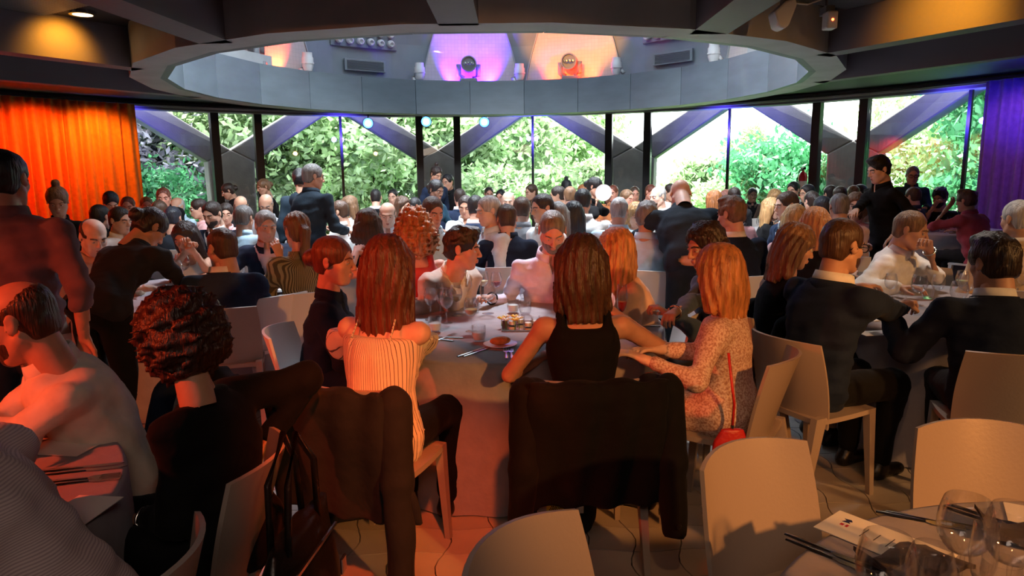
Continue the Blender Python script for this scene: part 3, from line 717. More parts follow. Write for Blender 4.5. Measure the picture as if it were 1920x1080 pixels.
# floor: wavy-edged tiles over a grouted base
fl = struct(B().lathe([(.01, -.03), (9.6, -.03)], 64, (CW[0], CW[1], 0)).build('floor', 'grout'))
TA = .205
def tile_mesh(par):
    n = 4; top = []; g = .0028
    def ex(u, s): return s*TA/2+.026*math.sin(PI*(u/TA+.5)+PI*par[1])*1 - s*g
    def ey(u, s): return s*TA/2+.012*math.sin(PI*(u/TA+.5)+PI*par[0]+.8) - s*g
    pts = []
    cs = lambda sx, sy: (ex(sy*TA/2, sx), ey(sx*TA/2, sy))
    for i in range(n): u = -TA/2+TA*i/n; pts.append((u+(ex(-TA/2, -1)+TA/2)*(1-i/n)+(ex(-TA/2, 1)-TA/2)*i/n, ey(u, -1)))
    for i in range(n): u = -TA/2+TA*i/n; pts.append((ex(u, 1), u+(ey(TA/2, -1)+TA/2)*(1-i/n)+(ey(TA/2, 1)-TA/2)*i/n))
    for i in range(n): u = TA/2-TA*i/n; pts.append((u+(ex(TA/2, 1)-TA/2)*(1-i/n)+(ex(TA/2, -1)+TA/2)*i/n, ey(u, 1)))
    for i in range(n): u = TA/2-TA*i/n; pts.append((ex(u, -1), u+(ey(-TA/2, 1)-TA/2)*(1-i/n)+(ey(-TA/2, -1)+TA/2)*i/n))
    b = B(); b.v = [(x, y, 0) for x, y in pts]+[(x, y, -.03) for x, y in pts]; m = len(pts); b.f = [tuple(range(m))]+[(i, m+i, m+(i+1) % m, (i+1) % m) for i in range(m)]
    return b
TB = {(i, j): tile_mesh((i, j)) for i in (0, 1) for j in (0, 1)}; TM = {k: v.mesh('tile', 'tile') for k, v in TB.items()}
rest = B(); near = []
for i in range(-46, 46):
    for j in range(-14, 78):
        x, y = i*TA, j*TA
        if math.hypot(x-CW[0], y-CW[1]) > 9.0: continue
        near.append((max(0, abs(x-.6)-1.8)*1.5+abs(y-2.7)*1.0 if y > 1.2 else 99, i, j, x, y))
near.sort()
for k, (d, i, j, x, y) in enumerate(near):
    if k < 300: obj('tile', TM[i % 2, j % 2], fl, (x, y, 0))
    elif -2.4 < y < 7.5:
        n = len(rest.v); t = TB[i % 2, j % 2]; rest.v += [(a+x, b+y, c) for a, b, c in t.v]; rest.f += [tuple(n+q for q in t.f[0])]
tag(rest.build('far_tiles', 'tile', fl), kind='stuff')
# walls behind the camera and beside the windows
def arc_wall(name, a0, a1, r0, r1, z0, z1, m, n=40, parent=None):
    b = B(); P = []
    for i in range(n+1):
        a = a0+(a1-a0)*i/n; P.append([wp(a, r0, z0), wp(a, r0, z1), wp(a, r1, z1), wp(a, r1, z0), wp(a, r0, z0)])
    return b.grid(P).build(name, m, parent)
struct(arc_wall('wall_back', 112, 248, 9.0, 9.2, 0, 3.6, 'dark_wall', 50))
struct(arc_wall('wall_left', -112, -72, 9.0, 9.2, 0, 3.6, 'dark_wall', 16)); struct(arc_wall('wall_right', 72, 112, 9.0, 9.2, 0, 3.6, 'dark_wall', 16))
# ceiling slab with the round opening
ZS = 2.95; P = []
for i in range(97):
    a = 360*i/96; u = np.array([math.sin(math.radians(a)), math.cos(math.radians(a))]); o = CO-CW
    k = -(o@u)+math.sqrt((o@u)**2-(o@o)+9.25**2); P.append([[*(CO+u*3.86), ZS], [*(CO+u*k), ZS]])
ceil = struct(B().grid(P).build('ceiling', 'slab_paint'))
# ribbed panels of the coffers
def ribs(name, c, d, M, n):
    b = B()
    for i in range(n): b.box(np.array(c)+M@np.array([(i+.5)/n*d[0]-d[0]/2, 0, 0]), (d[0]/n*.55, d[1], .03), M)
    return b.build(name, 'grille', ceil)
ribs('ribbed_panel', (-4.3, 4.3, ZS-.012), (3.2, 3.4, 0), rotm('z', -30), 90); ribs('ribbed_panel', (3.3, 4.4, ZS-.012), (2.6, 3.4, 0), rotm('z', 29), 90)
# ring beam around the opening
NF = 24; b = B(); P = []
for i in range(NF+1):
    a = 360*i/NF+7.5; P.append([op(a, 3.62, 2.6), op(a, 3.90, 2.6), op(a, 3.90, 3.09), op(a, 3.62, 3.09), op(a, 3.62, 2.6)])
ringb = b.grid(P).build('ring_beam', 'ring_paint', ceil)
for i in range(NF):
    a0, a1 = 360*i/NF+7.5+.06, 360*(i+1)/NF+7.5-.06; b = B()
    b.hexa([op(a0, 3.55, 2.6), op(a1, 3.55, 2.6), op(a1, 3.62, 2.6), op(a0, 3.62, 2.6), op(a0, 3.55, 3.155), op(a1, 3.55, 3.155), op(a1, 3.62, 3.155), op(a0, 3.62, 3.155)])
    b.build('fascia_panel', 'fascia' if (i*7) % 3 else 'fascia_b', ringb)
# ledge, drum wall, skylight
P = []
for i in range(49): a = 360*i/48; P.append([op(a, 3.56, 3.10), op(a, 4.08, 3.10)])
B().grid(P).build('drum_ledge', 'drum_grey', ceil)
P = []
for i in range(97): a = 360*i/96; P.append([op(a, 4.05, 3.08), op(a, 4.05, 3.8), op(a, 3.9, 4.6), op(a, 3.5, 5.6)])
drum = B().grid(P).build('drum_wall', 'drum_grey', ceil)
P = []
for i in range(49): a = 360*i/48; P.append([op(a, 3.5, 5.6), op(a, 2.6, 5.75)])
B().grid(P).build('drum_roof', 'drum_grey', ceil)
sky = B().lathe([(.02, 5.78), (2.7, 5.78)], 48, (CO[0], CO[1], 0)).build('skylight_pane', 'frosted_glass', ceil)
for q in range(6):
    c, s = math.cos(q*PI/6), math.sin(q*PI/6); B().box((CO[0], CO[1], 5.72), (5.4, .06, .10), np.array([[c, -s, 0], [s, c, 0], [0, 0, 1]])).build('skylight_bar', 'mullion', ceil)
def petal(a):
    n, m = 14, 12; P = []; N = []; me = B()
    for i in range(n+1):
        t = i/n; z = 3.09+2.0*t; w = .83*(1-t**1.55)**.75*(1-.12*t)+.02
        r = 3.995 if z < 3.8 else 3.995-(z-3.8)*.19
        row = []
        for j in range(m+1):
            u = -1+2*j/m; aa = a+math.degrees(u*w/4.0); row.append(op(aa, r-.05*(1-u*u), z))
        P.append(row); N.append([(op(a, 1)-op(a, 0))*.05]*(m+1))
    me.shell(P, N); o = me.build('petal_panel', 'petal_tile', drum, True, 40); o.data.uv_layers.new(name='uv')
    uv = o.data.uv_layers[0].data
    for l in o.data.loops:
        v = o.data.vertices[l.vertex_index].co; ang = math.atan2(v.x-CO[0], v.y-CO[1])-math.radians(a); uv[l.index].uv = (ang*4+10, v.z)
    e = B()
    for s in (0, m):
        for i in range(n): 
            p, q = P[i][s], P[i+1][s]; d = (op(a, 1)-op(a, 0)); sd = np.array([d[1], -d[0], 0])*(.02 if s else -.02)
            e.hexa([p-d*.02, p-d*.02+sd, p+d*.08+sd, p+d*.08, q-d*.02, q-d*.02+sd, q+d*.08+sd, q+d*.08])
    e.build('petal_edge', 'ring_paint', drum)
for a in (-85.5, -59.2, -6.7, 19.5, 72): petal(a)
def nozzle_panel(a):
    c = op(a, 4.0, 0); d = op(a, 1)-op(a, 0); t = np.array([d[1], -d[0], 0]); M = np.stack([t, d, np.array([0, 0, 1.])], 1)
    pn = B().box(c+np.array([0, 0, 3.86]), (1.16, .05, .36), M).build('nozzle_panel', 'drum_grey', drum, bevel=.01)
    for r in range(2):
        for q in range(6):
            p = c+t*(-.45+.18*q)+np.array([0, 0, 3.78+.155*r])-d*.05
            o = B().lathe([(.058, 0), (.062, .04), (.052, .075), (.036, .085), (.030, .05), (.0, .045)], 14).build('nozzle', 'white_plastic', pn, True, 50)
            o.matrix_local = Matrix.Translation(p) @ (-Vector(d)+Vector((0, 0, -.25))).to_track_quat('Z', 'Y').to_matrix().to_4x4()
            k = B().lathe([(.0, .052), (.028, .05)], 12).build('nozzle_bore', 'drum_dark', pn); k.matrix_local = o.matrix_local
    v = B().box(c+np.array([0, 0, 3.40])-d*.01, (.72, .05, .19), M).build('vent_grille', 'drum_grey', drum, bevel=.006)
    for q in range(7): B().box(c+np.array([0, 0, 3.337+.021*q])-d*.04, (.64, .012, .009), M@rotm('x', 30)).build('louvre', 'grille', v)
    for s in (-1, 1): B().box(c+t*(.95*s)+np.array([0, 0, 3.62]), (.022, .09, 1.1), M@rotm('y', -s*7)).build('seam', 'drum_dark', drum)
for a in (-33.4, 45.2): nozzle_panel(a)
# beams under the slab (bottoms at 2.6 m)
def beam(p0, p1, w, z0=2.6, z1=3.34, m='beam_paint'):
    p0, p1 = np.array(p0, float), np.array(p1, float); d = unit2(p1-p0)
    while np.hypot(*(p0-CO)) < 3.80: p0 = p0+d*.02; n = np.array([d[1], -d[0]])*w/2
    f = lambda q, s, z: (*(q+n*s), z)
    return B().hexa([f(p0, -1, z0), f(p1, -1, z0), f(p1, 1, z0), f(p0, 1, z0), f(p0, -1, z1), f(p1, -1, z1), f(p1, 1, z1), f(p0, 1, z1)]).build('ceiling_beam', m, ceil)
def unit2(v): return v/np.linalg.norm(v)
beam((-2.18, 5.85), (-2.75, -1.2), .27); beam((-.34, 5.0), (-.34, -2.3), .27); beam((1.46, 5.35), (1.46, -2.0), .28)
beam((-3.02, 7.55), (-6.9, .9), .20); beam((2.55, 6.75), (5.6, 1.2), .20); beam((-3.45, 9.95), (-8.1, 3.2), .16); beam((3.1, 9.05), (7.0, 2.65), .16)
for a0, a1, q in ((-137, -92, (-3.45, 6.9)), (-97, -62, (-3.92, 9.15)), (94, 128, (2.76, 6.45)), (72, 98, (3.55, 8.4))):   # flat gussets where the beams meet the ring
    B().prism([tuple(op(a0+(a1-a0)*i/6, 3.64)[:2]) for i in range(7)]+[q], (1, 0, 0), (0, 1, 0), (0, 0, 2.604), (0, 0, .7)).build('gusset', 'ring_paint', ceil)
# header over the windows with its steel line
hd = struct(arc_wall('trim_1', -112, 112, 8.72, 9.05, 2.80, 3.34, 'beam_paint', 90)); struct(arc_wall('trim_2', -112, 112, 8.60, 8.73, 2.84, 2.885, 'trim_steel', 90))
arc_wall('curtain_rail', -112, 112, 8.52, 8.58, 2.86, 2.90, 'black_plastic', 90, hd)
# glazing: pairs of posts every 26.2 degrees, a thin post between
STEP = 26.2
for k in range(-1, 5):
    c = -33+STEP*k; w = struct(empty(f'window_{k+2}', wp(c)))
    def part(name, a0, a1, r0, r1, z0, z1, m):
        p = [wp(a, r, z)-wp(c) for z in (z0, z1) for a, r in ((a0, r0), (a1, r0), (a1, r1), (a0, r1))]
        return B().hexa(p).build(name, m, w)
    for s in (-1, 1): part('window_post', c+s*2.6-.47, c+s*2.6+.47, RW-.09, RW+.09, 0, 2.82, 'mullion')
    part('thin_post', c+STEP/2-.16, c+STEP/2+.16, RW-.03, RW+.03, 0, 2.82, 'mullion')
    part('window_pane', c-2.1, c+2.1, RW-.006, RW+.006, .03, 2.82, 'window_glass')
    for a0, a1 in ((c+3.1, c+STEP/2-.16), (c+STEP/2+.16, c+STEP-3.1)): part('window_pane', a0, a1, RW-.006, RW+.006, .03, 2.82, 'window_glass')
    part('sill', c-STEP/2, c+STEP/2, RW-.10, RW+.10, 0, .05, 'mullion')
# curtains
def curtain(a0, a1, m, label, seed, r=8.45):
    L = abs(a1-a0)*PI/180*r; n = int(L/.022); rnd = np.random.RandomState(seed); P = []; ph = 0
    for i in range(n+1):
        a = a0+(a1-a0)*i/n; ph += .022*2*PI/(.15+.03*math.sin(i*.07+seed)); row = []
        for z in (.02, .7, 1.4, 2.1, 2.7, 2.85): row.append(wp(a+.12*math.sin(ph*.5+z*.7), r+(.055-.012*z/2.8)*math.sin(ph+.25*math.sin(z*2.1+i*.01)), z))
        P.append(row)
    th = [[(wp(a0+(a1-a0)*i/n, r+.006)-wp(a0+(a1-a0)*i/n, r))]*6 for i in range(n+1)]
    return tag(B().shell(P, th).build('curtain', m, None, True), label, 'curtain')
fabric('curtain_orange', (.80, .21, .035), .8, .2); fabric('curtain_purple', (.34, .17, .50), .8, .2)  # orange and purple of the stage light put into the fabric colours
curtain(-45.3, -105, 'curtain_orange', 'long pleated curtain tinted by orange red light hanging at the left end of the windows', 1)
curtain(61.5, 104, 'curtain_purple', 'pleated curtain tinted by purple light hanging at the right edge of the windows', 2)

# ------------------------------------------------------------------ outside the glass
mat('lawn', (.10, .22, .05), .9, noise=(2, .4), bump=(40, .6)); mat('bark', (.09, .065, .045), .9, bump=(25, .8, (3, 3, .5))); mat('pale_wall', (.60, .55, .48), .8, noise=(3, .1))
struct(B().lathe([(9.3, -.06), (14, -.1), (60, -.4)], 64, (CW[0], CW[1], 0)).build('ground', 'lawn'))
def leafmat(name, col, tl=.45):
    m = bpy.data.materials.new(name); m.use_nodes = True; t = m.node_tree; n = t.nodes; L = t.links; p = n['Principled BSDF']; p.inputs['Roughness'].default_value = .55
    oi = n.new('ShaderNodeTexCoord'); nz = n.new('ShaderNodeTexNoise'); nz.inputs['Scale'].default_value = .9; L.new(oi.outputs['Object'], nz.inputs['Vector'])
    mx = n.new('ShaderNodeMix'); mx.data_type = 'RGBA'; mx.inputs['A'].default_value = (*[c*.6 for c in col], 1); mx.inputs['B'].default_value = (*[min(1, c*1.5) for c in col], 1)
    mr = n.new('ShaderNodeMapRange'); mr.inputs['From Min'].default_value = .35; mr.inputs['From Max'].default_value = .65; L.new(nz.outputs['Fac'], mr.inputs['Value']); L.new(mr.outputs[0], mx.inputs['Factor']); L.new(mx.outputs['Result'], p.inputs['Base Color'])
    tr = n.new('ShaderNodeBsdfTranslucent'); L.new(mx.outputs['Result'], tr.inputs['Color']); ms = n.new('ShaderNodeMixShader'); ms.inputs[0].default_value = tl
    L.new(p.outputs[0], ms.inputs[1]); L.new(tr.outputs[0], ms.inputs[2]); L.new(ms.outputs[0], n['Material Output'].inputs[0]); MAT[name] = m
leafmat('leaf_green', (.28, .42, .20)); leafmat('leaf_light', (.40, .54, .30)); leafmat('leaf_deep', (.07, .27, .12)); leafmat('leaf_plum', (.20, .19, .25))
def crown(seed, n, rx, rz, zc, leaf, clumps=40):
    r = np.random.RandomState(seed); C = r.normal(size=(clumps, 3)); C /= np.linalg.norm(C, axis=1)[:, None]; C *= (r.rand(clumps, 1)**.4)
    C = C*np.array([rx, rx, rz]); k = r.randint(0, clumps, n); P = C[k]+r.normal(size=(n, 3))*np.array([rx, rx, rz])*.17+np.array([0, 0, zc])
    P[:, 2] = np.maximum(P[:, 2], .1)
    A = r.normal(size=(n, 3)); A /= np.linalg.norm(A, axis=1)[:, None]; Bv = np.cross(A, r.normal(size=(n, 3))); Bv /= np.linalg.norm(Bv, axis=1)[:, None]
    s = (leaf*(.6+.8*r.rand(n)))[:, None]; V = np.stack([P-A*s, P+Bv*s*.5, P+A*s, P-Bv*s*.5], 1).reshape(-1, 3); F = np.arange(4*n).reshape(-1, 4)
    return V, F
def trunk_mesh(seed, h, r0, rx, rz, zc):
    r = np.random.RandomState(seed+50); me = MB()
    def tb(pts, rs, n=7):
        V = []; F = []
        for p, q in zip(pts, rs):
            for j in range(n): a = 2*PI*j/n; V.append((p[0]+q*math.cos(a), p[1]+q*math.sin(a), p[2]))
        for i in range(len(pts)-1):
            for j in range(n): F.append((i*n+j, i*n+(j+1) % n, (i+1)*n+(j+1) % n, (i+1)*n+j))
        me.add(np.array(V), np.array(F))
    top = zc+rz*.3; tb([(0, 0, -.4), (.05, 0, h*.5), (0, .05, h), (.1, 0, top)], [r0*1.3, r0, r0*.8, r0*.3])
    for q in range(6):
        a = r.rand()*6.28; z0 = h*(.6+.4*r.rand()); l = rx*.75; tb([(0, 0, z0), (math.cos(a)*l*.5, math.sin(a)*l*.5, z0+(zc-z0)*.5+.2), (math.cos(a)*l, math.sin(a)*l, zc+rz*.3*(r.rand()-.3))], [r0*.55, r0*.35, r0*.12], 6)
    return me.data()
TREES = {}
def tree_kind(key, seed, n, rx, rz, zc, leaf, m, h, r0):
    V, F = crown(seed, n, rx, rz, zc, leaf); TREES[key] = (key, V, F, m, trunk_mesh(seed, h, r0, rx, rz, zc))
tree_kind('broad', 3, 21000, 3.2, 2.9, 3.6, .12, 'leaf_green', 1.7, .17); tree_kind('light', 5, 18000, 2.8, 2.6, 3.4, .115, 'leaf_light', 1.8, .13)
tree_kind('deep', 8, 20000, 2.6, 3.0, 3.2, .11, 'leaf_deep', 1.2, .15); tree_kind('plum', 11, 18000, 2.6, 2.2, 2.1, .10, 'leaf_plum', .9, .12)
tree_kind('bush', 14, 9000, 1.6, 1.0, .9, .09, 'leaf_light', .4, .06); tree_kind('deepbush', 17, 10000, 1.7, 1.4, 1.2, .09, 'leaf_deep', .4, .06)
TMESH = {}
def tree(kind, a, r, rot, sc, label):
    c = wp(a, r, -.15-.004*(r-9)); t = empty('tree' if 'bush' not in kind else 'bush', c, rot); t.scale = (sc, sc, sc); tag(t, label, 'tree' if 'bush' not in kind else 'bush', 'trees and bushes in the garden')
    if kind not in TMESH:
        _, V, F, m, (tv, tf, tm) = TREES[kind]; f = make_mesh('foliage', V, F, None, [MAT[m]], t, False); f['kind'] = 'stuff'; s = make_mesh('trunk', tv, tf, None, [MAT['bark']], t); TMESH[kind] = (f.data, s.data)
    else:
        f = obj('foliage', TMESH[kind][0], t); f['kind'] = 'stuff'; obj('trunk', TMESH[kind][1], t)
for a in (kind_rows := [
    ('plum', -44, 13.3, .3, 1.0, 'plum grey leaved tree just outside the window beside the orange curtain'),
    ('deepbush', -39, 12.0, 2.3, .75, 'low dark green bush below the plum grey tree beside the orange curtain'),
    ('broad', -36, 18, 1.1, 1.0, 'leafy green tree behind the leftmost pair of window posts'),
    ('light', -27, 14.5, 4.1, .95, 'pale green tree just right of the leftmost pair of posts'),
    ('broad', -21, 19, 2.0, 1.1, 'tall green tree behind the leftmost thin window post'),
    ('light', -15, 14.0, .6, .9, 'pale green tree near the glass right of the leftmost thin post'),
    ('bush', -21, 12.8, 1.6, 1.0, 'low pale bush outside the leftmost wide window'),
    ('broad', -8, 17, 3.2, 1.05, 'green tree behind the second pair of window posts'),
    ('light', -1, 15.5, 5.1, .9, 'pale sunlit tree outside right of the second pair of posts'),
    ('light', 5, 20, 2.7, 1.0, 'pale tree far behind the second thin window post'),
    ('bush', 1, 13.2, .2, 1.0, 'low pale bush below the white street lamp in the middle'),
    ('bush', 11, 14.5, 2.9, 1.1, 'low pale bush left of the third pair of window posts'),
    ('bush', 26, 15, 4.4, 1.15, 'low pale bush right of the third pair of window posts'),
    ('light', 24, 27, 1.9, .62, 'small pale tree far away in the brightest window'),
    ('deepbush', 34, 14.0, .9, 1.0, 'rounded dark green bush under the right street lamp'),
    ('broad', 46, 19, 2.4, .85, 'green tree behind the rightmost pair of window posts'),
    ('light', 51, 15.5, 3.0, .85, 'yellowish tree outside right of the rightmost pair of posts'),
    ('deep', 58, 14, 1.3, 1.0, 'deep green tree behind the rightmost thin window post'),
    ('deep', 65, 12.8, 4.0, 1.0, 'deep green tree close to the purple curtain'),
    ('deepbush', 57, 12.0, 5.0, .95, 'dense dark green bush outside the rightmost window'),
    ('deepbush', 63, 12.0, 2.0, .9, 'dense dark green bush at the foot of the purple curtain window'),
    ('broad', 62, 21, 5.5, 1.15, 'tall green tree rising far behind the rightmost window'),
    ('broad', -52, 17, 2.6, 1.1, 'green tree far behind the orange curtain edge'),
    ('broad', -28, 26, 1.4, 1.3, 'large green tree far behind the leftmost wide window'),
    ('broad', -12, 26, 4.0, 1.3, 'large green tree far behind the second wide window')]): tree(*a)
# branching concrete columns just outside the glass
def column(c, label):
    t = tag(empty('concrete_column', wp(c, 9.8, -.2)), label, 'column', 'branching concrete columns outside the glass')
    def sec(name, rows):
        pts = []
        for r in (9.62, 10.0):
            for a, z in rows: pts.append(wp(c+a, r, z)-wp(c, 9.8, -.2))
        n = len(rows); b = B(); b.v = [tuple(p) for p in pts]; b.f = [tuple(range(n-1, -1, -1)), tuple(range(n, 2*n))]+[(i, (i+1) % n, n+(i+1) % n, n+i) for i in range(n)]
        return b.build(name, 'concrete', t, bevel=.03)
    sec('trunk', [(-2.5, -.25), (2.5, -.25), (2.75, 1.9), (0, 2.14), (-2.75, 1.9)])
    for s in (-1, 1): sec('arm', [(s*.0, 2.13), (s*2.74, 1.88), (s*15.5, 3.3), (s*12.9, 3.5)][::s])
for k, l in enumerate(('branching concrete column behind the orange curtain', 'branching concrete column behind the leftmost pair of posts', 'branching concrete column behind the second pair of posts', 'branching concrete column behind the third pair of posts', 'branching concrete column behind the rightmost pair of posts', 'branching concrete column at the purple curtain')): column(-33+STEP*(k-1), l)
# street lamps
def street_lamp(px, py, Y, s, label):
    p = at_depth(px, py, Y); t = tag(empty('street_lamp', (p[0]-s*2.2, Y, -.3)), label, 'street lamp', 'white street lamps in the garden'); h = p[2]+.3
    tube('lamp_pole', [(0, 0, 0), (0, 0, h*.45), (s*.1, 0, h*.62), (s*.45, 0, h*.82), (s*1.0, 0, h*.95), (s*1.8, 0, h)], [.06, .05, .045, .04, .035, .03], MAT['white_plastic'], t)
    G = Grid((-.6, -.25, -.2), (.6, .25, .2), .03); G.add(ell((0, 0, 0), (.46, .15, .085)), .02); V, Q = G.mesh(); make_mesh('lamp_head', V+np.array([s*2.2, 0, h]), Q, None, [MAT['white_plastic']], t)
street_lamp(1016, 323, 20, 1, 'white curved street lamp outside behind the second thin post'); street_lamp(1415, 327, 20, -1, 'white curved street lamp outside in the brightest right window')

# ------------------------------------------------------------------ chairs: moulded shells on tapered legs
mat('chair_shell', (.38, .31, .265), .42, spec=.4, bump=(90, .08)); mat('chair_white', (.74, .74, .75), .4, spec=.4, bump=(90, .08))
def chair_parts(m):
    out = {}
    P = []; N = []
    for i in range(11):
        t = i/10; z = .405+.415*t; w = .215+.012*math.sin(t*PI)-.004*t; row = []; nr = []
        for j in range(13):
            u = -1+2*j/12; y = .185+.115*t**1.25-.085*u*u*(.55+.45*t); zz = z-.018*u*u*t*0+.012*t*(1-u*u)-(.035*(1-t)**3*(1-abs(u)**3))*-1
            row.append((w*u, y, zz)); nr.append((-.004*u, -.013, .002))
        P.append(row); N.append(nr)
    out['backrest'] = B().shell(P, N).mesh('backrest', m, True, 50)
    P = []; N = []
    for i in range(11):
        t = i/10; y = -.235+.44*t; w = .200+.022*math.sin(t*PI*.8); row = []
        for j in range(11): u = -1+2*j/10; row.append((w*u*(1-.06*(1-t)**6), y, .462-.012*(1-u*u)*math.sin(t*PI)-.014*(1-t)**5))
        P.append(row); N.append([(0, 0, -.024)]*11)
    out['seat'] = B().shell(P, N).mesh('seat', m, True, 50)
    def leg(a, b, wa, wb):
        q = B(); a, b = np.array(a), np.array(b); pts = []
        for c, w in ((a, wa), (b, wb)): pts += [c+np.array([sx*w[0], sy*w[1], 0]) for sx, sy in ((-1, -1), (1, -1), (1, 1), (-1, 1))]
        return q.hexa([pts[4], pts[5], pts[6], pts[7], pts[0], pts[1], pts[2], pts[3]]).mesh('leg', m)
    out['legs'] = [leg((s*.198, .178, .47), (s*.212, .285, 0), (.018, .034), (.012, .015)) for s in (-1, 1)]+[leg((s*.180, -.195, .455), (s*.195, -.225, 0), (.020, .022), (.012, .014)) for s in (-1, 1)]
    return out
CHAIRS = {m: chair_parts(m) for m in ('chair_shell', 'chair_white')}
def chair(x, y, yaw, label, m='chair_shell', group='moulded plastic chairs around the tables'):
    t = tag(empty('chair', (x, y, 0), math.radians(yaw)), label, 'chair', group); c = CHAIRS[m]
    obj('backrest', c['backrest'], t); obj('seat', c['seat'], t)
    for l in c['legs']: obj('leg', l, t)
    return t
# ------------------------------------------------------------------ round tables under grey cloths
fabric('cloth_grey', (.36, .33, .36), .85, .1, .06); mat('table_wood', (.30, .2, .12), .5)
def cloth_mesh(R, seed, n=160):
    P = []; r = np.random.RandomState(seed); ph = r.rand(4)*6
    rows = [(0, .752), (R*.6, .752), (R-.012, .752), (R+.001, .748), (R+.006, .735)]
    for r_, z in rows: P.append([(r_*math.cos(2*PI*j/n), r_*math.sin(2*PI*j/n), z) for j in range(n+1)])
    for k in range(1, 9):
        t = k/8; row = []
        for j in range(n+1):
            a = 2*PI*j/n; f = math.sin(11*a+ph[0])+.6*math.sin(17*a+ph[1])+.4*math.sin(5*a+ph[2]); d = (R+.006)+(.018+.016*f)*t+.012*t*math.sin(23*a)
            row.append((d*math.cos(a), d*math.sin(a), .735-.727*t))
        P.append(row)
    return B().grid(P).mesh('tablecloth', 'cloth_grey', True, 60)
TABLES = []
def table(x, y, R, label, clabel):
    t = tag(empty('dining_table', (x, y, 0)), label, 'table', 'round dining tables')
    B().lathe([(.01, .72), (R-.02, .72), (R-.02, .745), (.01, .745)], 48).build('tabletop', 'table_wood', t); B().lathe([(.04, 0), (.04, .72)], 16).build('pedestal', 'black_plastic', t); B().lathe([(.01, .03), (.3, .03), (.32, .002), (.01, .001)], 24).build('base', 'black_plastic', t)
    c = tag(obj('tablecloth', cloth_mesh(R, len(TABLES)), None, (x, y, 0)), clabel, 'tablecloth', 'grey tablecloths'); TABLES.append((x, y, R))
T0 = (-.06, 4.02, .93); T1 = (2.78, 4.28, .92); T2 = (-2.38, 5.25, .86); T3 = (-1.97, 1.60, .88); T4 = (1.28, .79, .92); T6 = (6.05, 9.75, .85); T5 = (3.45, 9.9, .9); T7 = (-.35, 7.6, .9); T8 = (2.15, 7.2, .88); T9 = (-4.1, 8.3, .9); T10 = (-.9, 10.9, .9); T11 = (1.6, 11.6, .9)
for T, a, b in ((T0, 'round table in the centre of the hall crowded with glasses', 'grey cloth reaching the floor on the central round table'),
    (T1, 'round table at right between the navy blazer and the white shirt', 'grey cloth on the table of the person with dark framed glasses'),
    (T2, 'round table at left behind the dark blue suit', 'grey cloth on the left table set with white plates'),
    (T3, 'round table at the lower left beside the striped shirt', 'grey cloth on the lower left table with orange lit cutlery'),
    (T4, 'empty set table at the lower right corner', 'grey cloth on the lower right corner table with a menu card'),
    (T5, 'far table full of glasses before the brightest window', 'grey cloth on the far table before the brightest window'), (T6, 'far right table by the purple curtain', 'dark grey cloth on the far right table by the purple curtain'),
    (T7, 'table behind the lilac shirt', 'grey cloth on the table behind the lilac shirt'), (T8, 'table behind the bending dark uniform', 'grey cloth on the table behind the bending dark uniform'),
    (T9, 'far left table under the orange curtain end', 'grey cloth on the far left table near the orange curtain'), (T10, 'far middle table before the second pair of posts', 'grey cloth on the far middle table before the second pair of posts'),
    (T11, 'far table before the third pair of posts', 'grey cloth on the far table before the third pair of posts')): table(*T, a, b)

for x, y, yw, l, m in ((.79, 1.68, 29, 'empty chair in front of the red purse', 'chair_shell'), (.19, 1.26, 53, 'empty chair nearest the camera at the bottom edge', 'chair_shell'), (1.42, 1.81, -11, 'empty chair behind the lower right corner table', 'chair_shell'), (-1.72, 4.72, -130, 'empty white chair turned to the plates on the left table', 'chair_white'), (6.3, 9.0, 176, 'empty pale chair at the far right table', 'chair_white'), (3.35, 5.25, 10, 'empty pale chair behind the right table', 'chair_shell')): chair(x, y, yw, l, m)

# ------------------------------------------------------------------ guests and waiters
def yaw_to(x, y, T): return math.degrees(math.atan2(T[0]-x, -(T[1]-y)))
SEATS = []
def guest(label, px, py, Y, yaw, seat=True, chairlabel=None, cm='chair_shell', cyaw=None, **k):
    h = at_depth(px, py, Y)
    if k.get('pose') == 'stand': seat = False
    o = person(label, 0, 0, yaw, at_head=h, seed=int(px*7+py) % 97, **k)
    i = INFO[o.name]
    if seat: SEATS.append((o.location.x, o.location.y, yaw))
    if seat: chair(o.location.x, o.location.y, yaw if cyaw is None else cyaw, chairlabel or ' '.join(('chair of the '+label).split()[:16]), cm)
    return o
W3 = lambda px, py, Y: tuple(at_depth(px, py, Y))
sh, sho = 'shirt', 'short'
# ---- central table
g_black = guest('person in black tank top seen from behind at the central table', 1090, 497, 2.92, 183, sex='f', near=2, skin='skin_tan', hr=('long', 'hair_brown'), L=.21, top=('tank', 'black_cloth'), lean=5, hands_w=[W3(1166, 596, 3.16), W3(1018, 668, 3.16)], elbow=[(-1, .5, -.7), (1, .5, -.7)], hpose=('grip', 'relax'), chairlabel='chair covered by a black coat behind the black tank top', legs=('trousers', 'black_cloth'))
g_red = guest('person in striped off shoulder blouse seen from behind', 727, 500, 2.86, 160, sex='f', near=2, skin='skin_pale', hr=('long', 'hair_auburn'), L=.26, top=('offshoulder', 'blouse_stripe'), lean=6, head_yaw=14, hands_w=[(-.50, 3.42, .82), (-.72, 3.36, .82)], elbow=[(-.7, .5, -.8), (.7, .5, -.8)], legs=('trousers', 'black_cloth'), chairlabel='chair under the dark coat behind the striped blouse')
g_navy = guest('person in navy dress laughing in right profile at the central table', 627, 490, 3.55, 92, sex='f', near=2, skin='skin_red', hr=('bun', 'hair_auburn'), top=('shirt', 'navy'), lean=3, pitch=4, head_yaw=-8, hands=[(-.14, -.34, .80), (.14, -.34, .80)], legs=('skirt', 'navy'), cm='chair_white', chairlabel='pale chair whose side shows by the navy dress')
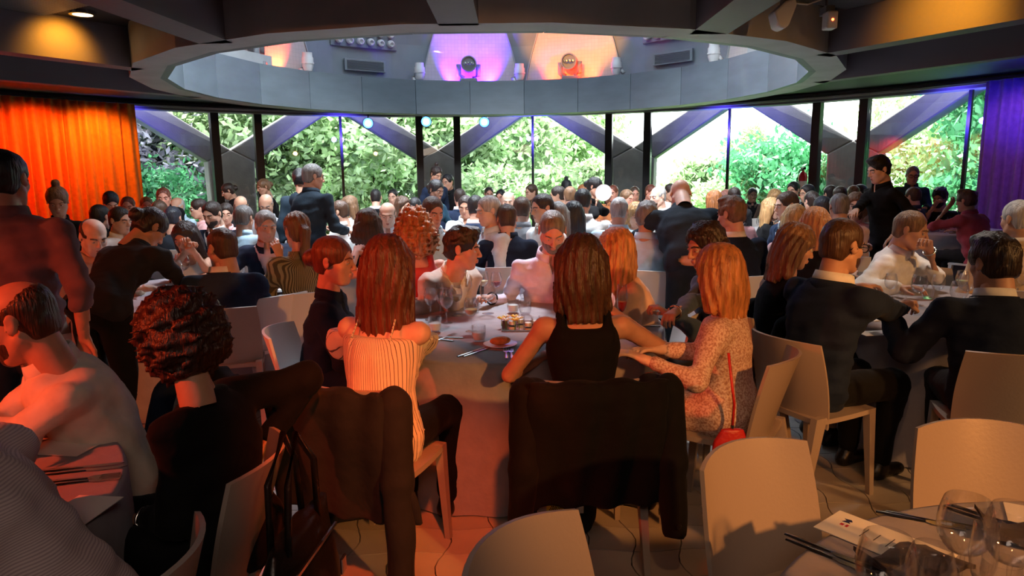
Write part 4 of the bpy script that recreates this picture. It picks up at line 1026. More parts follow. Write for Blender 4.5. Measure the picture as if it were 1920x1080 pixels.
g_linen = guest('person in pale linen blazer leaning on the central table', 868, 467, 4.40, 52, near=2, skin='skin_red', hr=('quiff', 'hair_dark'), top=('jacket', 'beige_linen'), under='cream_cotton', lean=20, bend=.06, head_yaw=32, pitch=6, hands_w=[(-.62, 4.20, .83), (-.40, 4.28, .86)], hpose=('grip', 'grip'), wide=1.05)
g_lilac = guest('person in lilac shirt looking down at the plate', 1036, 434, 4.55, 2, near=2, skin='skin_red', hr=('crop', 'hair_grey'), beard='hair_grey', top=('shirt', 'lilac'), lean=12, pitch=32, hands_w=[(-.14, 4.50, .80), (.50, 4.52, .80)], wide=1.08)
g_peach = guest('person in peach blouse turned away at the central table', 1152, 470, 4.0, -95, sex='f', near=2, skin='skin_tan', hr=('long', 'hair_strawberry'), L=.26, top=('capsleeve', 'peach'), lean=16, head_yaw=-42, roll=-6, hands=[(-.12, -.38, .80), (.15, -.36, .80)], cm='chair_white', legs=('trousers', 'cream_cotton'), chairlabel='white chair behind the peach blouse')
g_floral = guest('person in flowered dress sitting with hands in the lap', 1345, 513, 3.08, -122, sex='f', near=2, skin='skin_pale', hr=('bob', 'hair_strawberry'), L=.17, top=('dress', 'floral'), lean=2, head_yaw=-25, hands_w=[W3(1235, 655, 2.95), W3(1210, 675, 2.85)], elbow=[(-.3, .9, -.8), (.3, .9, -.8)], legs=('none', ''), chairlabel='chair of the flowered dress carrying a red purse')
g_denim = guest('person in denim jacket bending to the left behind the flowered dress', 1322, 462, 3.85, -80, sex='f', near=2, skin='skin_tan', hr=('wavy', 'hair_dark'), L=.30, top=('sweater', 'denim'), lean=12, pitch=14, head_yaw=10, hands_w=[W3(1262, 588, 3.55), W3(1255, 590, 3.65)], hpose=('grip', 'grip'), chairlabel='chair of the person in denim jacket')
# ---- right table
g_glasses = guest('person with dark framed glasses in navy blazer', 1580, 462, 3.42, 116, near=2, skin='skin_tan', hr=('short', 'hair_brown'), beard='hair_brown', top=('jacket', 'navy'), lean=9, head_yaw=-4, hands_w=[(2.14, 3.66, .90), (2.06, 3.92, .95)], hpose=('grip', 'relax'), legs=('trousers', 'black_cloth'), chairlabel='chair of the person with dark framed glasses')
g_sleeveless = guest('person in sleeveless black top in right profile', 1492, 462, 3.95, 100, sex='f', near=2, skin='skin_tan', hr=('long', 'hair_light'), L=.20, top=('sleeveless', 'black_cloth'), lean=10, pitch=18, head_yaw=-6, legs=('skirt', 'black_cloth'), hands=[(-.14, -.30, .72), (.16, -.28, .72)], chairlabel='chair of the person in sleeveless black top')
g_white = guest('person in white shirt with hand at the mouth', 1708, 432, 4.90, 38, near=2, skin='skin_tan', hr=('short', 'hair_light'), top=('shirt', 'white_cotton'), lean=14, pitch=14, head_yaw=14, hands_w=[(2.62, 4.62, .82), W3(1742, 468, 4.72)], hpose=('relax', 'grip'), elbow=[(-.8, .4, -.6), (.6, -.3, -1)], wide=1.08, chairlabel='chair of the person in white shirt with hand at the mouth')
g_dark = guest('person in black jacket seen from behind at the right table', 1862, 495, 3.28, 165, near=2, skin='skin_tan', hr=('messy', 'hair_dark'), top=('jacket', 'navy_suit'), lean=12, head_yaw=20, hands_w=[(2.60, 3.72, .82), (1.98, 3.55, .84)], hpose=('grip', 'relax'), wide=1.10, chairlabel='chair of the person in black jacket at the right table')
guest('person in sandy shirt at the right edge of the picture', 1907, 412, 4.75, 168, near=1, skin='skin_tan', hr=('crop', 'hair_silver'), top=('shirt', 'tan_cloth'), lean=6, head_yaw=20, wide=1.1)
# ---- left foreground
g_stripe = person('person in pink pinstriped shirt leaning over the lower left table', -.98, 1.36, -92, sex='m', near=2, skin='skin', hr=('short', 'hair_brown'), top=('shirt', 'pinstripe'), lean=30, bend=.09, hands=[(-.15, -.52, .82), (.20, -.52, .82)], wide=1.22, scale=1.16, seed=5)
chair(-.98, 1.36, -92, 'chair of the person in pink pinstriped shirt')
g_bald = guest('person in pale shirt with folded arms at the lower left', 38, 604, 2.20, -52, near=2, skin='skin_tan', hr=('shaved', 'hair_brown'), beard='hair_brown', top=('shirt', 'cream_cotton'), lean=16, bend=.06, head_yaw=-30, pitch=16, hands=[(.12, -.34, .84), (-.14, -.36, .82)], elbow=[(-1, -.1, -.5), (1, -.1, -.5)], legs=('trousers', 'khaki'), wide=1.08, chairlabel='chair with a dark jacket behind the folded arms')
g_curly = guest('person in black cardigan with one arm over the chair', 338, 636, 1.98, -92, seat=False, sex='f', near=2, skin='skin_tan', hr=('curly', 'hair_chestnut'), top=('sweater', 'black_cloth'), lean=6, head_yaw=-44, pitch=16, hands_w=[W3(508, 822, 2.22), W3(272, 972, 1.95)], elbow=[(-.6, 1, .35), (.6, .8, -.5)], hpose=('relax', 'relax'), wide=1.08, legs=('trousers', 'black_cloth'), chairlabel=None)
chair(-.97, 1.90, -86, 'chair carrying the black handbag')
g_mauve = guest('person standing in mauve shirt with rolled sleeves seen from behind', 12, 338, 3.25, 188, pose='stand', near=2, skin='skin_tan', hr=('short', 'hair_black'), top=('rolled', 'mauve'), lean=2, pitch=6, hands=[(-.27, -.04, .86), (.27, -.06, .86)], wide=1.12, legs=('trousers', 'slate'))
g_bend = guest('person in dark waiter shirt bending over the left table', 282, 428, 4.45, 170, pose='stand', sex='f', near=2, skin='skin_tan', hr=('bun', 'hair_dark'), top=('shirt', 'charcoal'), lean=48, bend=.05, pitch=44, hands=[(-.18, -.72, .86), (.20, -.70, .86)], wide=1.14, legs=('trousers', 'black_cloth'), head_yaw=-22)
g_suit = guest('person in dark blue suit lit red from the left', 416, 466, 4.45, 196, near=2, skin='skin_tan', hr=('crop', 'hair_brown'), top=('jacket', 'blue_suit'), lean=6, head_yaw=38, pitch=8, wide=1.1, chairlabel='beige chair of the person in dark blue suit')
guest('person in white top with hands folded at the mouth', 348, 446, 5.7, 8, sex='f', near=1, skin='skin_tan', hr=('long', 'hair_dark'), L=.2, top=('tank', 'white_cotton'), lean=14, pitch=18, hands_w=[W3(352, 466, 5.45), W3(358, 464, 5.45)], hpose=('grip', 'grip'), elbow=[(-.5, -.3, -1), (.5, -.3, -1)], head_yaw=-14)
guest('person in open blazer and pink shirt at the left table', 499, 424, 6.0, 12, near=1, skin='skin_tan', hr=('short', 'hair_grey'), top=('jacket', 'navy_suit'), under='pink_grey', lean=4, head_yaw=22, pitch=10, hands_w=[(-2.45, 5.6, .82), (-1.95, 5.6, .82)])
guest('person in olive striped top seen from behind', 556, 432, 4.95, -150, sex='f', near=2, skin='skin', hr=('pony', 'hair_light'), top=('shirt', 'olive_stripe'), lean=4, head_yaw=10, hands_w=[W3(524, 478, 4.85), None], hands=[(-.1, -.3, 1.0), (.15, -.35, .8)], hpose=('grip', 'relax'), cm='chair_white')
guest('person in sandy shirt half hidden behind the bending dark waiter shirt', 176, 445, 5.0, 50, near=1, skin='skin_pale', hr=('balding', 'hair_brown'), top=('shirt', 'tan_cloth'), lean=10, pitch=20)
# ---- waiters standing
g_waiter = guest('person in dark uniform bending over the middle table seen from behind', 1276, 366, 5.9, 176, pose='stand', near=1, skin='skin_pale', hr=('bald', ''), top=('shirt', 'waiter'), lean=38, bend=.08, pitch=52, hands=[(-.20, -.66, .98), (.20, -.66, .98)], wide=1.22, legs=('trousers', 'waiter'), elbow=[(-1.2, .3, -.4), (1.2, .3, -.4)])
guest('person in black waiter shirt standing and reaching to the left', 1647, 319, 7.2, -82, pose='stand', near=1, skin='skin_pale', hr=('quiff', 'hair_black'), top=('shirt', 'black_cloth'), lean=8, pitch=16, hands_w=[W3(1600, 402, 6.9), None], hands=[(-.25, -.5, .95), (.25, -.1, .95)], legs=('trousers', 'black_cloth'), wide=1.05)
guest('person in dark waiter shirt standing with back turned at left', 588, 332, 7.3, 150, pose='stand', near=1, skin='skin_tan', hr=('short', 'hair_grey'), top=('shirt', 'waiter'), lean=8, head_yaw=-25, hands=[(-.22, -.35, 1.02), (.22, -.42, 1.05)], legs=('trousers', 'waiter'), wide=1.2)
guest('person in dark shirt half hidden behind the standing back turned waiter', 563, 337, 8.0, 190, pose='stand', sex='f', near=0, skin='skin_tan', hr=('bun', 'hair_black'), top=('shirt', 'waiter'), hands='down')
guest('person in black standing before the middle of the orange curtain', 108, 378, 6.1, 28, pose='stand', sex='f', near=1, skin='skin_tan', hr=('topbun', 'hair_light'), top=('shirt', 'black_cloth'), lean=12, pitch=22, hands='down')
guest('person in black stooping before the right end of the orange curtain', 208, 380, 8.2, 40, pose='stand', sex='f', near=1, skin='skin_pale', hr=('bun', 'hair_bluish'), top=('shirt', 'black_cloth'), lean=24, pitch=30, hands=[(-.2, -.5, .9), (.2, -.5, .9)])
guest('person in black standing lit red just right of the orange curtain', 307, 371, 9.2, 20, pose='stand', near=1, skin='skin_red', hr=('crop', 'hair_auburn'), top=('shirt', 'black_cloth'), lean=14, hands='down')
guest('person in black standing and facing left between the leftmost posts', 428, 359, 11.2, -70, pose='stand', sex='f', near=1, skin='skin_tan', hr=('bun', 'hair_dark'), top=('shirt', 'black_cloth'), lean=14, pitch=22, hands='down')
guest('person in black standing just right of the leftmost pair of posts', 494, 351, 11.2, -50, pose='stand', sex='f', near=1, skin='skin_tan', hr=('bun', 'hair_light'), top=('shirt', 'black_cloth'), lean=10, pitch=16, hands='down')
guest('person in petrol blue shirt standing at the second pair of posts', 818, 357, 8.6, 48, pose='stand', sex='f', near=1, skin='skin_dark', hr=('bun', 'hair_black'), top=('shirt', 'petrol'), lean=14, pitch=16, hands=[(-.2, -.4, .95), (.2, -.4, .95)])
guest('person in navy standing directly behind the petrol blue shirt', 818, 327, 11.0, 40, pose='stand', sex='f', near=1, skin='skin_tan', hr=('topbun', 'hair_dark'), top=('shirt', 'navy'), lean=6, pitch=24, hands='down')
guest('person in black standing right of the petrol blue shirt', 839, 342, 11.4, -30, pose='stand', near=0, skin='skin_tan', hr=('short', 'hair_black'), top=('shirt', 'black_cloth'), lean=10, hands='down')
g_plate = guest('person in black carrying a white plate upright', 1116, 351, 9.2, 60, pose='stand', sex='f', near=1, skin='skin_tan', hr=('bun', 'hair_black'), top=('shirt', 'black_cloth'), lean=10, pitch=14, hands_w=[W3(1120, 372, 9.0), W3(1140, 374, 9.0)], hands=[(0, 0, 0), (0, 0, 0)], hpose=('grip', 'grip'))
g_sung = guest('person with dark glasses standing and holding a paper at far right', 1711, 329, 10.2, -22, pose='stand', near=1, skin='skin_tan', hr=('crop', 'hair_grey'), top=('shirt', 'petrol'), lean=2, hands=[(-.1, -.34, 1.05), (.16, -.32, 1.05)], hpose=('grip', 'grip'))
guest('person in black leaning over behind the far middle guests', 1062, 352, 11.6, 200, pose='stand', sex='f', near=0, skin='skin_tan', hr=('topbun', 'hair_black'), top=('shirt', 'black_cloth'), lean=24, pitch=20, hands='down')
guest('person in brown shirt leaning over at the second thin post', 996, 361, 11.5, -60, pose='stand', near=0, skin='skin_tan', hr=('short', 'hair_brown'), top=('shirt', 'brown_cloth'), lean=26, hands='down')
# ---- middle rows: label, px, py, depth, yaw, look
ROWS = [
 ('person in red top raising one arm to the left', 776, 428, 4.75, 196, dict(sex='f', near=2, skin='skin_red', hr=('curlylong', 'hair_ginger'), L=.14, top=('tank', 'red_cloth'), hands_w=[None, W3(668, 474, 4.9)], hands=[(-.15, -.35, .8), (0, 0, 0)], elbow=[(-.8, .5, -.6), (.8, .2, -.3)])),
 ('person in dark blue shirt seen from behind behind the central table', 951, 411, 6.15, 184, dict(near=1, hr=('crop', 'hair_brown'), top=('shirt', 'navy'), wide=1.08)),
 ('person in navy suit facing forward at the left head lowered', 398, 402, 7.4, -14, dict(near=1, hr=('short', 'hair_dark'), beard='hair_dark', top=('jacket', 'navy_suit'), pitch=20)),
 ('person in pale blue shirt seen from behind at the left', 458, 410, 7.0, 172, dict(near=1, hr=('short', 'hair_grey'), top=(sh, 'lightblue'))),
 ('person in black shirt seated with back turned before the orange curtain', 189, 408, 7.4, 170, dict(near=1, hr=(sho, 'hair_black'), top=(sh, 'black_cloth'))),
 ('person in white shirt in right profile below the curtain edge', 226, 414, 6.9, 70, dict(near=1, hr=(sho, 'hair_dark'), top=(sh, 'white_cotton'))),
 ('person in brown shirt lit red at the edge of the orange curtain', 240, 388, 9.0, 20, dict(near=0, skin='skin_red', hr=('crop', 'hair_auburn'), top=(sh, 'brown_cloth'))),
 ('person in charcoal shirt below the red lit standing waiter', 300, 397, 8.4, 195, dict(near=0, hr=(sho, 'hair_brown'), top=(sh, 'charcoal'))),
 ('person in slate shirt from behind left of the folded hands', 325, 410, 7.8, 185, dict(near=1, hr=(sho, 'hair_bluish'), top=(sh, 'slate'))),
 ('person in light blue shirt far left by the window corner', 332, 388, 9.8, -20, dict(near=0, skin='skin_tan', hr=('balding', 'hair_silver'), top=(sh, 'lightblue'))),
 ('person in white shirt far left at the curtain edge', 275, 386, 10.2, 30, dict(near=0, skin='skin_red', hr=('crop', 'hair_light'), top=(sh, 'white_cotton'))),
 ('person in pink shirt left of the forward facing navy suit', 372, 392, 8.8, -60, dict(sex='f', near=0, hr=('bun', 'hair_dark'), top=(sh, 'pink'))),
 ('person in pink shirt between the navy suit and pale blue shirt', 424, 401, 8.4, 20, dict(sex='f', near=0, hr=('bun', 'hair_dark'), top=(sh, 'pink'))),
 ('person in charcoal shirt looking down left of the leftmost posts', 452, 387, 9.0, 15, dict(near=0, skin='skin_tan', hr=('balding', 'hair_black'), top=(sh, 'charcoal'), pitch=26)),
 ('person in grey shirt looking down behind the open blazer', 499, 384, 8.8, 10, dict(near=0, skin='skin_tan', hr=('balding', 'hair_grey'), top=(sh, 'grey_cloth'), pitch=24)),
 ('person in black top seen from behind left of the red top', 690, 421, 5.7, 186, dict(sex='f', near=1, hr=('wavy', 'hair_brown'), L=.16, top=('tank', 'black_cloth'))),
 ('person in white shirt facing forward behind the red top', 727, 403, 7.4, 6, dict(near=1, skin='skin_pale', hr=('balding', 'hair_light'), top=(sh, 'white_cotton'), pitch=14)),
 ('person in light blue shirt looking right below the petrol blue shirt', 812, 398, 6.15, 34, dict(near=1, skin='skin_red', hr=(sho, 'hair_brown'), top=(sh, 'lightblue'), pitch=16)),
 ('person in white shirt facing left below the leftmost thin post', 654, 386, 9.2, -70, dict(sex='f', near=0, hr=('long', 'hair_light'), top=(sh, 'white_cotton'))),
 ('person in white shirt lifting the arms beside the standing back turned waiter', 636, 398, 8.2, -100, dict(near=1, hr=(sho, 'hair_brown'), top=(sh, 'white_cotton'))),
 ('person in black jacket seen from behind far below the leftmost window', 705, 371, 10.8, 185, dict(near=0, hr=('crop', 'hair_black'), top=('jacket', 'black_cloth'))),
 ('person in red shirt facing forward far right of the black jacket', 737, 369, 12.0, -10, dict(near=0, hr=('crop', 'hair_black'), top=(sh, 'red_cloth'))),
 ('person in grey shirt in profile far behind the red top', 756, 386, 9.4, 60, dict(sex='f', near=0, hr=('long', 'hair_brown'), top=(sh, 'grey_cloth'))),
 ('person in charcoal shirt beside the petrol blue shirt', 778, 388, 9.8, 180, dict(near=0, hr=(sho, 'hair_black'), top=(sh, 'charcoal'))),
 ('person in navy jacket from behind below the second pair of posts', 862, 371, 10.4, 190, dict(near=0, hr=(sho, 'hair_dark'), top=('jacket', 'navy'))),
 ('person in white shirt facing forward right of the second posts', 873, 388, 8.4, -6, dict(near=1, skin='skin_tan', hr=(sho, 'hair_dark'), top=(sh, 'white_cotton'), pitch=14)),
 ('person in blue jacket seen from behind right of the second posts', 892, 390, 7.6, 176, dict(near=1, hr=(sho, 'hair_black'), top=('jacket', 'blue_suit'), under='white_cotton')),
 ('person in light blue shirt looking left behind the linen blazer', 915, 396, 6.2, -66, dict(near=1, skin='skin_pale', hr=(sho, 'hair_silver'), top=(sh, 'paleblue'), wide=1.05)),
 ('person in brown shirt far below the second wide window', 917, 364, 13.0, 10, dict(near=0, skin='skin_red', hr=('crop', 'hair_dark'), top=(sh, 'brown_cloth'))),
 ('person in charcoal shirt far below the middle street lamp', 939, 370, 12.2, -20, dict(near=0, skin='skin_red', hr=(sho, 'hair_black'), top=(sh, 'charcoal'))),
 ('person in white shirt facing forward in the far middle', 953, 378, 9.2, -4, dict(near=1, skin='skin_pale', hr=('bald', ''), top=(sh, 'white_cotton'))),
 ('person in grey white shirt from behind above the dark blue shirt', 979, 394, 7.1, 172, dict(near=1, hr=(sho, 'hair_brown'), top=(sh, 'grey_cloth'))),
 ('person in white shirt looking left above the lilac shirt', 1016, 391, 6.5, -60, dict(near=1, skin='skin', hr=(sho, 'hair_dark'), top=(sh, 'white_cotton'))),
 ('person in brown shirt facing left far behind the crimson shirt', 1045, 367, 9.8, -100, dict(near=0, skin='skin_tan', hr=(sho, 'hair_dark'), top=(sh, 'brown_cloth'))),
 ('person in white shirt from behind far behind the crimson shirt', 1069, 369, 9.4, 180, dict(near=0, hr=(sho, 'hair_light'), top=(sh, 'white_cotton'))),
 ('person in crimson shirt seen from behind above the black tank top', 1046, 405, 6.6, 178, dict(sex='f', near=1, hr=('long', 'hair_grey'), L=.24, top=('shirt', 'crimson'))),
 ('person in petrol shirt from behind right of the crimson shirt', 1075, 402, 7.0, 190, dict(sex='f', near=1, hr=('long', 'hair_black'), L=.3, top=('shirt', 'petrol'))),
 ('person in white shirt broad back turned left of the carried plate', 1093, 378, 7.4, 172, dict(near=1, hr=(sho, 'hair_black'), top=(sh, 'white_cotton'), wide=1.12)),
 ('person in orange shirt far above the broad white shirt back', 1094, 361, 11.5, 30, dict(near=0, skin='skin_red', hr=('crop', 'hair_ginger'), top=(sh, 'orange_cloth'))),
 ('person in orange shirt just right of the carried white plate', 1149, 362, 11.6, -30, dict(near=0, skin='skin_red', hr=('crop', 'hair_auburn'), top=(sh, 'orange_cloth'))),
 ('person in light blue jacket seen from behind above the peach blouse', 1161, 396, 6.7, 164, dict(near=1, hr=('crop', 'hair_silver'), top=('jacket', 'lightblue'), under='paleblue')),
 ('person in white shirt looking down right of the light blue jacket', 1192, 403, 7.4, 4, dict(sex='f', near=1, skin='skin_pale', hr=('long', 'hair_blonde'), top=(sh, 'white_cotton'), pitch=18)),
 ('person in light blue shirt from behind beside the bending dark uniform', 1213, 409, 5.85, 160, dict(near=1, skin='skin_tan', hr=('messy', 'hair_grey'), top=(sh, 'lightblue'))),
 ('person in orange shirt in the row behind the light blue jacket', 1176, 373, 10.2, 40, dict(near=0, skin='skin_red', hr=(sho, 'hair_light'), top=(sh, 'orange_cloth'))),
 ('person in orange shirt facing forward below the third pair of posts', 1190, 364, 12.0, 0, dict(near=0, skin='skin_red', hr=('crop', 'hair_brown'), top=(sh, 'orange_cloth'))),
 ('person in orange shirt left of the grey suit in profile', 1221, 361, 11.6, 30, dict(near=0, skin='skin_red', hr=('crop', 'hair_auburn'), top=(sh, 'orange_cloth'))),
 ('person in grey suit in left profile beside the bending dark uniform', 1233, 369, 8.8, -60, dict(near=1, skin='skin_pale', hr=('balding', 'hair_silver'), top=('jacket', 'charcoal'))),
 ('person in white shirt far above the bending dark uniform', 1258, 361, 10.8, 20, dict(near=0, skin='skin_tan', hr=(sho, 'hair_dark'), top=(sh, 'white_cotton'))),
 ('person in orange shirt from behind left in the brightest window', 1338, 376, 9.0, 195, dict(sex='f', near=1, hr=('long', 'hair_ginger'), L=.2, top=(sh, 'orange_cloth'))),
 ('person in pink shirt facing left in the brightest window', 1360, 373, 10.2, -70, dict(sex='f', near=0, skin='skin_red', hr=('long', 'hair_auburn'), top=(sh, 'pink'))),
 ('person in charcoal shirt from behind before the third thin post', 1376, 369, 10.0, 180, dict(near=0, hr=(sho, 'hair_dark'), top=(sh, 'charcoal'))),
 ('person in pale pink top with back turned above the black suit', 1378, 390, 7.4, 165, dict(sex='f', near=1, hr=('long', 'hair_black'), L=.16, top=('tee', 'pink'))),
 ('person in black suit seen from behind right of the bending uniform', 1370, 402, 5.5, 196, dict(near=2, hr=('messy', 'hair_light'), top=('jacket', 'navy_suit'), wide=1.1, head_yaw=20)),
 ('person in brown jacket facing forward before the brightest window', 1411, 366, 12.8, -4, dict(near=1, skin='skin_dark', hr=('crop', 'hair_black'), top=('jacket', 'brown_cloth'), under='black_cloth')),
 ('person in orange shirt far left of the blue jacket in profile', 1454, 370, 11.0, 30, dict(sex='f', near=0, skin='skin_tan', hr=('bob', 'hair_blonde'), L=.1, top=(sh, 'orange_cloth'))),
 ('person in black shirt facing right at the far bright table', 1447, 392, 8.2, 70, dict(sex='f', near=1, skin='skin', hr=('long', 'hair_blonde'), L=.26, top=(sh, 'black_cloth'))),
 ('person in blue jacket in left profile above the sleeveless black top', 1474, 386, 6.7, -84, dict(near=1, skin='skin_pale', hr=(sho, 'hair_brown'), top=('jacket', 'blue_suit'), under='paleblue')),
 ('person in dark suit looking left near the extinguisher', 1487, 357, 10.8, -50, dict(near=1, skin='skin_tan', hr=(sho, 'hair_black'), beard='hair_black', top=('jacket', 'navy_suit'))),
 ('person in charcoal shirt facing left directly below the extinguisher', 1513, 363, 10.4, -80, dict(near=0, skin='skin_tan', hr=(sho, 'hair_black'), top=(sh, 'charcoal'))),
 ('person in orange shirt with back turned below the extinguisher', 1521, 378, 8.8, 190, dict(sex='f', near=1, hr=('bun', 'hair_dark'), top=(sh, 'orange_cloth'))),
 ('person in charcoal shirt from behind above the navy blazer shoulder', 1541, 392, 7.4, 178, dict(near=1, hr=(sho, 'hair_bluish'), top=(sh, 'charcoal'))),
 ('person in pink shirt from behind left above the sleeveless black top', 1490, 413, 5.9, 170, dict(sex='f', near=1, hr=('bob', 'hair_blonde'), L=.14, top=(sh, 'pink'))),
 ('person in black shirt from behind right above the sleeveless black top', 1530, 422, 5.2, 130, dict(sex='f', near=2, hr=('bob', 'hair_strawberry'), L=.16, top=(sh, 'black_cloth'))),
 ('person in charcoal shirt from behind just right of the extinguisher', 1556, 365, 10.2, 190, dict(near=0, hr=(sho, 'hair_black'), top=(sh, 'charcoal'))),
 ('person in charcoal shirt from behind before the rightmost posts', 1574, 368, 9.6, 180, dict(near=0, hr=(sho, 'hair_dark'), top=(sh, 'charcoal'))),
 ('person in pink grey shirt from behind above the navy blazer', 1573, 389, 6.6, 172, dict(near=1, skin='skin_tan', hr=('crop', 'hair_grey'), top=(sh, 'pink_grey'))),
 ('person in pink shirt smiling beside the reaching waiter', 1604, 384, 7.6, -30, dict(sex='f', near=1, skin='skin_pale', hr=('bob', 'hair_light'), L=.12, top=(sh, 'pink'))),
 ('person in pink shirt from behind before the rightmost posts', 1599, 364, 10.6, 180, dict(near=0, skin='skin_red', hr=('crop', 'hair_light'), top=(sh, 'pink'))),
 ('person in charcoal shirt facing right before the rightmost posts', 1614, 362, 11.0, 60, dict(near=0, hr=(sho, 'hair_dark'), top=(sh, 'charcoal'))),
 ('person in blue shirt below the waiter with dark glasses', 1711, 369, 9.8, 200, dict(near=0, hr=(sho, 'hair_brown'), top=(sh, 'blue_suit'))),
 ('person in black shirt with hand at the mouth far right', 1762, 371, 9.8, -50, dict(near=1, skin='skin_tan', hr=('quiff', 'hair_black'), beard='hair_black', top=('tee', 'black_cloth'), hands_w=[W3(1752, 386, 9.55), None], hands=[(0, 0, 0), (.15, -.35, .8)], elbow=[(-.3, -.4, -1), (.8, .4, -.6)], pitch=16)),
 ('person in raspberry shirt seen from behind at the far right table', 1811, 377, 8.6, 205, dict(near=1, skin='skin_tan', hr=('messy', 'hair_brown'), top=(sh, 'crimson'), lean=14, wide=1.1, hands_w=[None, W3(1776, 391, 8.5)], hands=[(-.17, -.36, .8), (0, 0, 0)], elbow=[(-.8, .5, -.6), (.4, -.3, -1)])),
]
for l, px, py, Y, yw, k in ROWS: guest(l, px, py, Y, yw, cm='chair_white' if Y > 5 else 'chair_shell', **k)

# ------------------------------------------------------------------ glasses, plates, cutlery
glassmat('clear_glass', (1, 1, 1), .02, .58, .035); mat('wine_white', (.75, .55, .22), .1, trans=0); mat('wine_red', (.25, .01, .015), .08); mat('water', (.75, .85, .85), .05); mat('porcelain', (.70, .70, .69), .2, coat=.3); mat('silver', (.75, .73, .70), .18, 1)
mat('paper', (.80, .77, .72), .7); mat('ink_navy', (.02, .03, .12), .6); mat('ink_red', (.55, .03, .05), .6); mat('bread', (.55, .24, .08), .8, noise=(30, .3), bump=(60, .5)); fabric('napkin', (.07, .06, .065), .9); mat('green_bottle', (.02, .10, .08), .1); mat('yellow_petal', (.85, .62, .08), .6); mat('stem_green', (.08, .25, .06), .6); mat('mirror', (.85, .87, .88), .04, 1); mat('wax', (.85, .80, .70), .5); mat('blue_card', (.05, .10, .35), .5)
def lm(name, prof, m, n=18): return B().lathe(prof, n).mesh(name, m, True, 60)
def bowl(R, z0, h, rim, t=.0016):
    out = [(R*math.sin(min(1, i/7*1.0)*PI*.5)**.8*(1 if i < 6 else 1), 0) for i in range(8)]
    P = []
    for i in range(11):
        u = i/10; r = R*math.sqrt(max(1-(1-min(u/.55, 1))**2, 0)) if u < .55 else R+(rim-R)*((u-.55)/.45)**1.6
        P.append((max(r, .003), z0+h*u))
    return P+[(max(r-t, .002), z+(.002 if i == 10 else 0)) for i, (r, z) in reversed(list(enumerate(P)))]
GL = {}
def glass_kind(k, R, stem, h, rim, foot=.034):
    GL[k] = dict(bowl=lm('bowl', bowl(R, stem, h, rim), 'clear_glass'), stem=lm('stem', [(.0035, .004), (.0032, stem*.5), (.005, stem+.002)], 'clear_glass', 8), foot=lm('foot', [(.001, .001), (foot, .0015), (foot, .003), (.005, .007), (.001, .008)], 'clear_glass'), dim=(R, stem, h))
    for w in ('wine_white', 'wine_red', 'water'):
        for f in (.35,): GL[k][w] = lm('wine', [(.002, stem+.003)]+[(R*math.sqrt(max(1-(1-min(u/.55, 1))**2, 0))-.002, stem+h*u) for u in (.1, .2, .3, .4)]+[(.001, stem+h*.4)], w)
glass_kind('wine', .040, .085, .105, .030); glass_kind('balloon', .050, .080, .115, .040, .038); glass_kind('flute', .026, .075, .135, .022, .030)
GL['tumbler'] = dict(body=lm('body', [(.001, .001), (.030, .001), (.037, .030), (.036, .085), (.0345, .085), (.0352, .031), (.028, .010), (.001, .010)], 'clear_glass'), water=lm('water', [(.001, .012), (.0285, .012), (.0345, .031), (.0342, .050), (.001, .050)], 'water'))
NG = {}
def glass(k, x, y, label, fill=None, z=.754, s=1., group='glasses on the tables'):
    t = tag(empty({'wine': 'wine_glass', 'balloon': 'wine_glass', 'flute': 'champagne_glass', 'tumbler': 'water_glass'}[k], (x, y, z)), label, 'glass', group); t.scale = (s, s, s)
    for p in ('bowl', 'stem', 'foot', 'body'):
        if p in GL[k]: obj(p, GL[k][p], t)
    if fill: obj('wine' if fill != 'water' else 'water', GL[k][fill], t)
    return t
PL = lm('plate', [(.001, .002), (.07, .002), (.075, .004), (.135, .016), (.136, .019), (.074, .008), (.001, .006)], 'porcelain', 32); PS = lm('plate', [(.001, .002), (.05, .002), (.085, .010), (.086, .013), (.05, .006), (.001, .005)], 'porcelain', 28)
def plate(x, y, label, big=True, z=.753, group='white plates on the tables'): return tag(obj('plate', PL if big else PS, None, (x, y, z)), label, 'plate', group)
def cut_parts(kind):
    hb = B(); P = []
    for t, w, th in ((0, .006, .004), (.03, .009, .005), (.09, .006, .004), (.11, .005, .003)): P.append([(t, -w, th*.4), (t, -w*.5, th), (t, w*.5, th), (t, w, th*.4), (t, w*.5, 0), (t, -w*.5, 0), (t, -w, th*.4)])
    hb.grid(P); h = hb.mesh('handle', 'silver', True, 60); b = B()
    if kind == 'knife': b.prism([(.11, -.004), (.13, -.010), (.20, -.010), (.222, .002), (.20, .006), (.11, .004)], (1, 0, 0), (0, 1, 0), (0, 0, .0012), (0, 0, .0016))
    elif kind == 'fork':
        b.prism([(.11, -.004), (.125, -.012), (.145, -.013), (.145, .013), (.125, .012), (.11, .004)], (1, 0, 0), (0, 1, 0), (0, 0, .001), (0, 0, .002))
        for q in range(4): b.box((.168, -.0105+.007*q, .003), (.05, .0032, .002))
    else:
        P = []
        for i in range(9):
            u = i/8; w = .021*math.sin(PI*min(.999, max(.04, u))**.9); P.append([(.11+.065*u, w*v, .006-.006*(1-v*v)*math.sin(PI*u)+.001) for v in (-1, -.5, 0, .5, 1)])
        b.shell(P, [[(0, 0, -.0012)]*5]*9)
    return h, b.mesh({'knife': 'blade', 'fork': 'tines', 'spoon': 'spoon_bowl'}[kind], 'silver', kind == 'spoon')
CUT = {k: cut_parts(k) for k in ('knife', 'fork', 'spoon')}
def cutlery(k, x, y, ang, label, z=.754, group='cutlery on the tables'):
    t = tag(empty(k, (x, y, z), math.radians(ang)), label, 'cutlery', group); obj('handle', CUT[k][0], t); obj({'knife': 'blade', 'fork': 'tines', 'spoon': 'spoon_bowl'}[k], CUT[k][1], t); return t
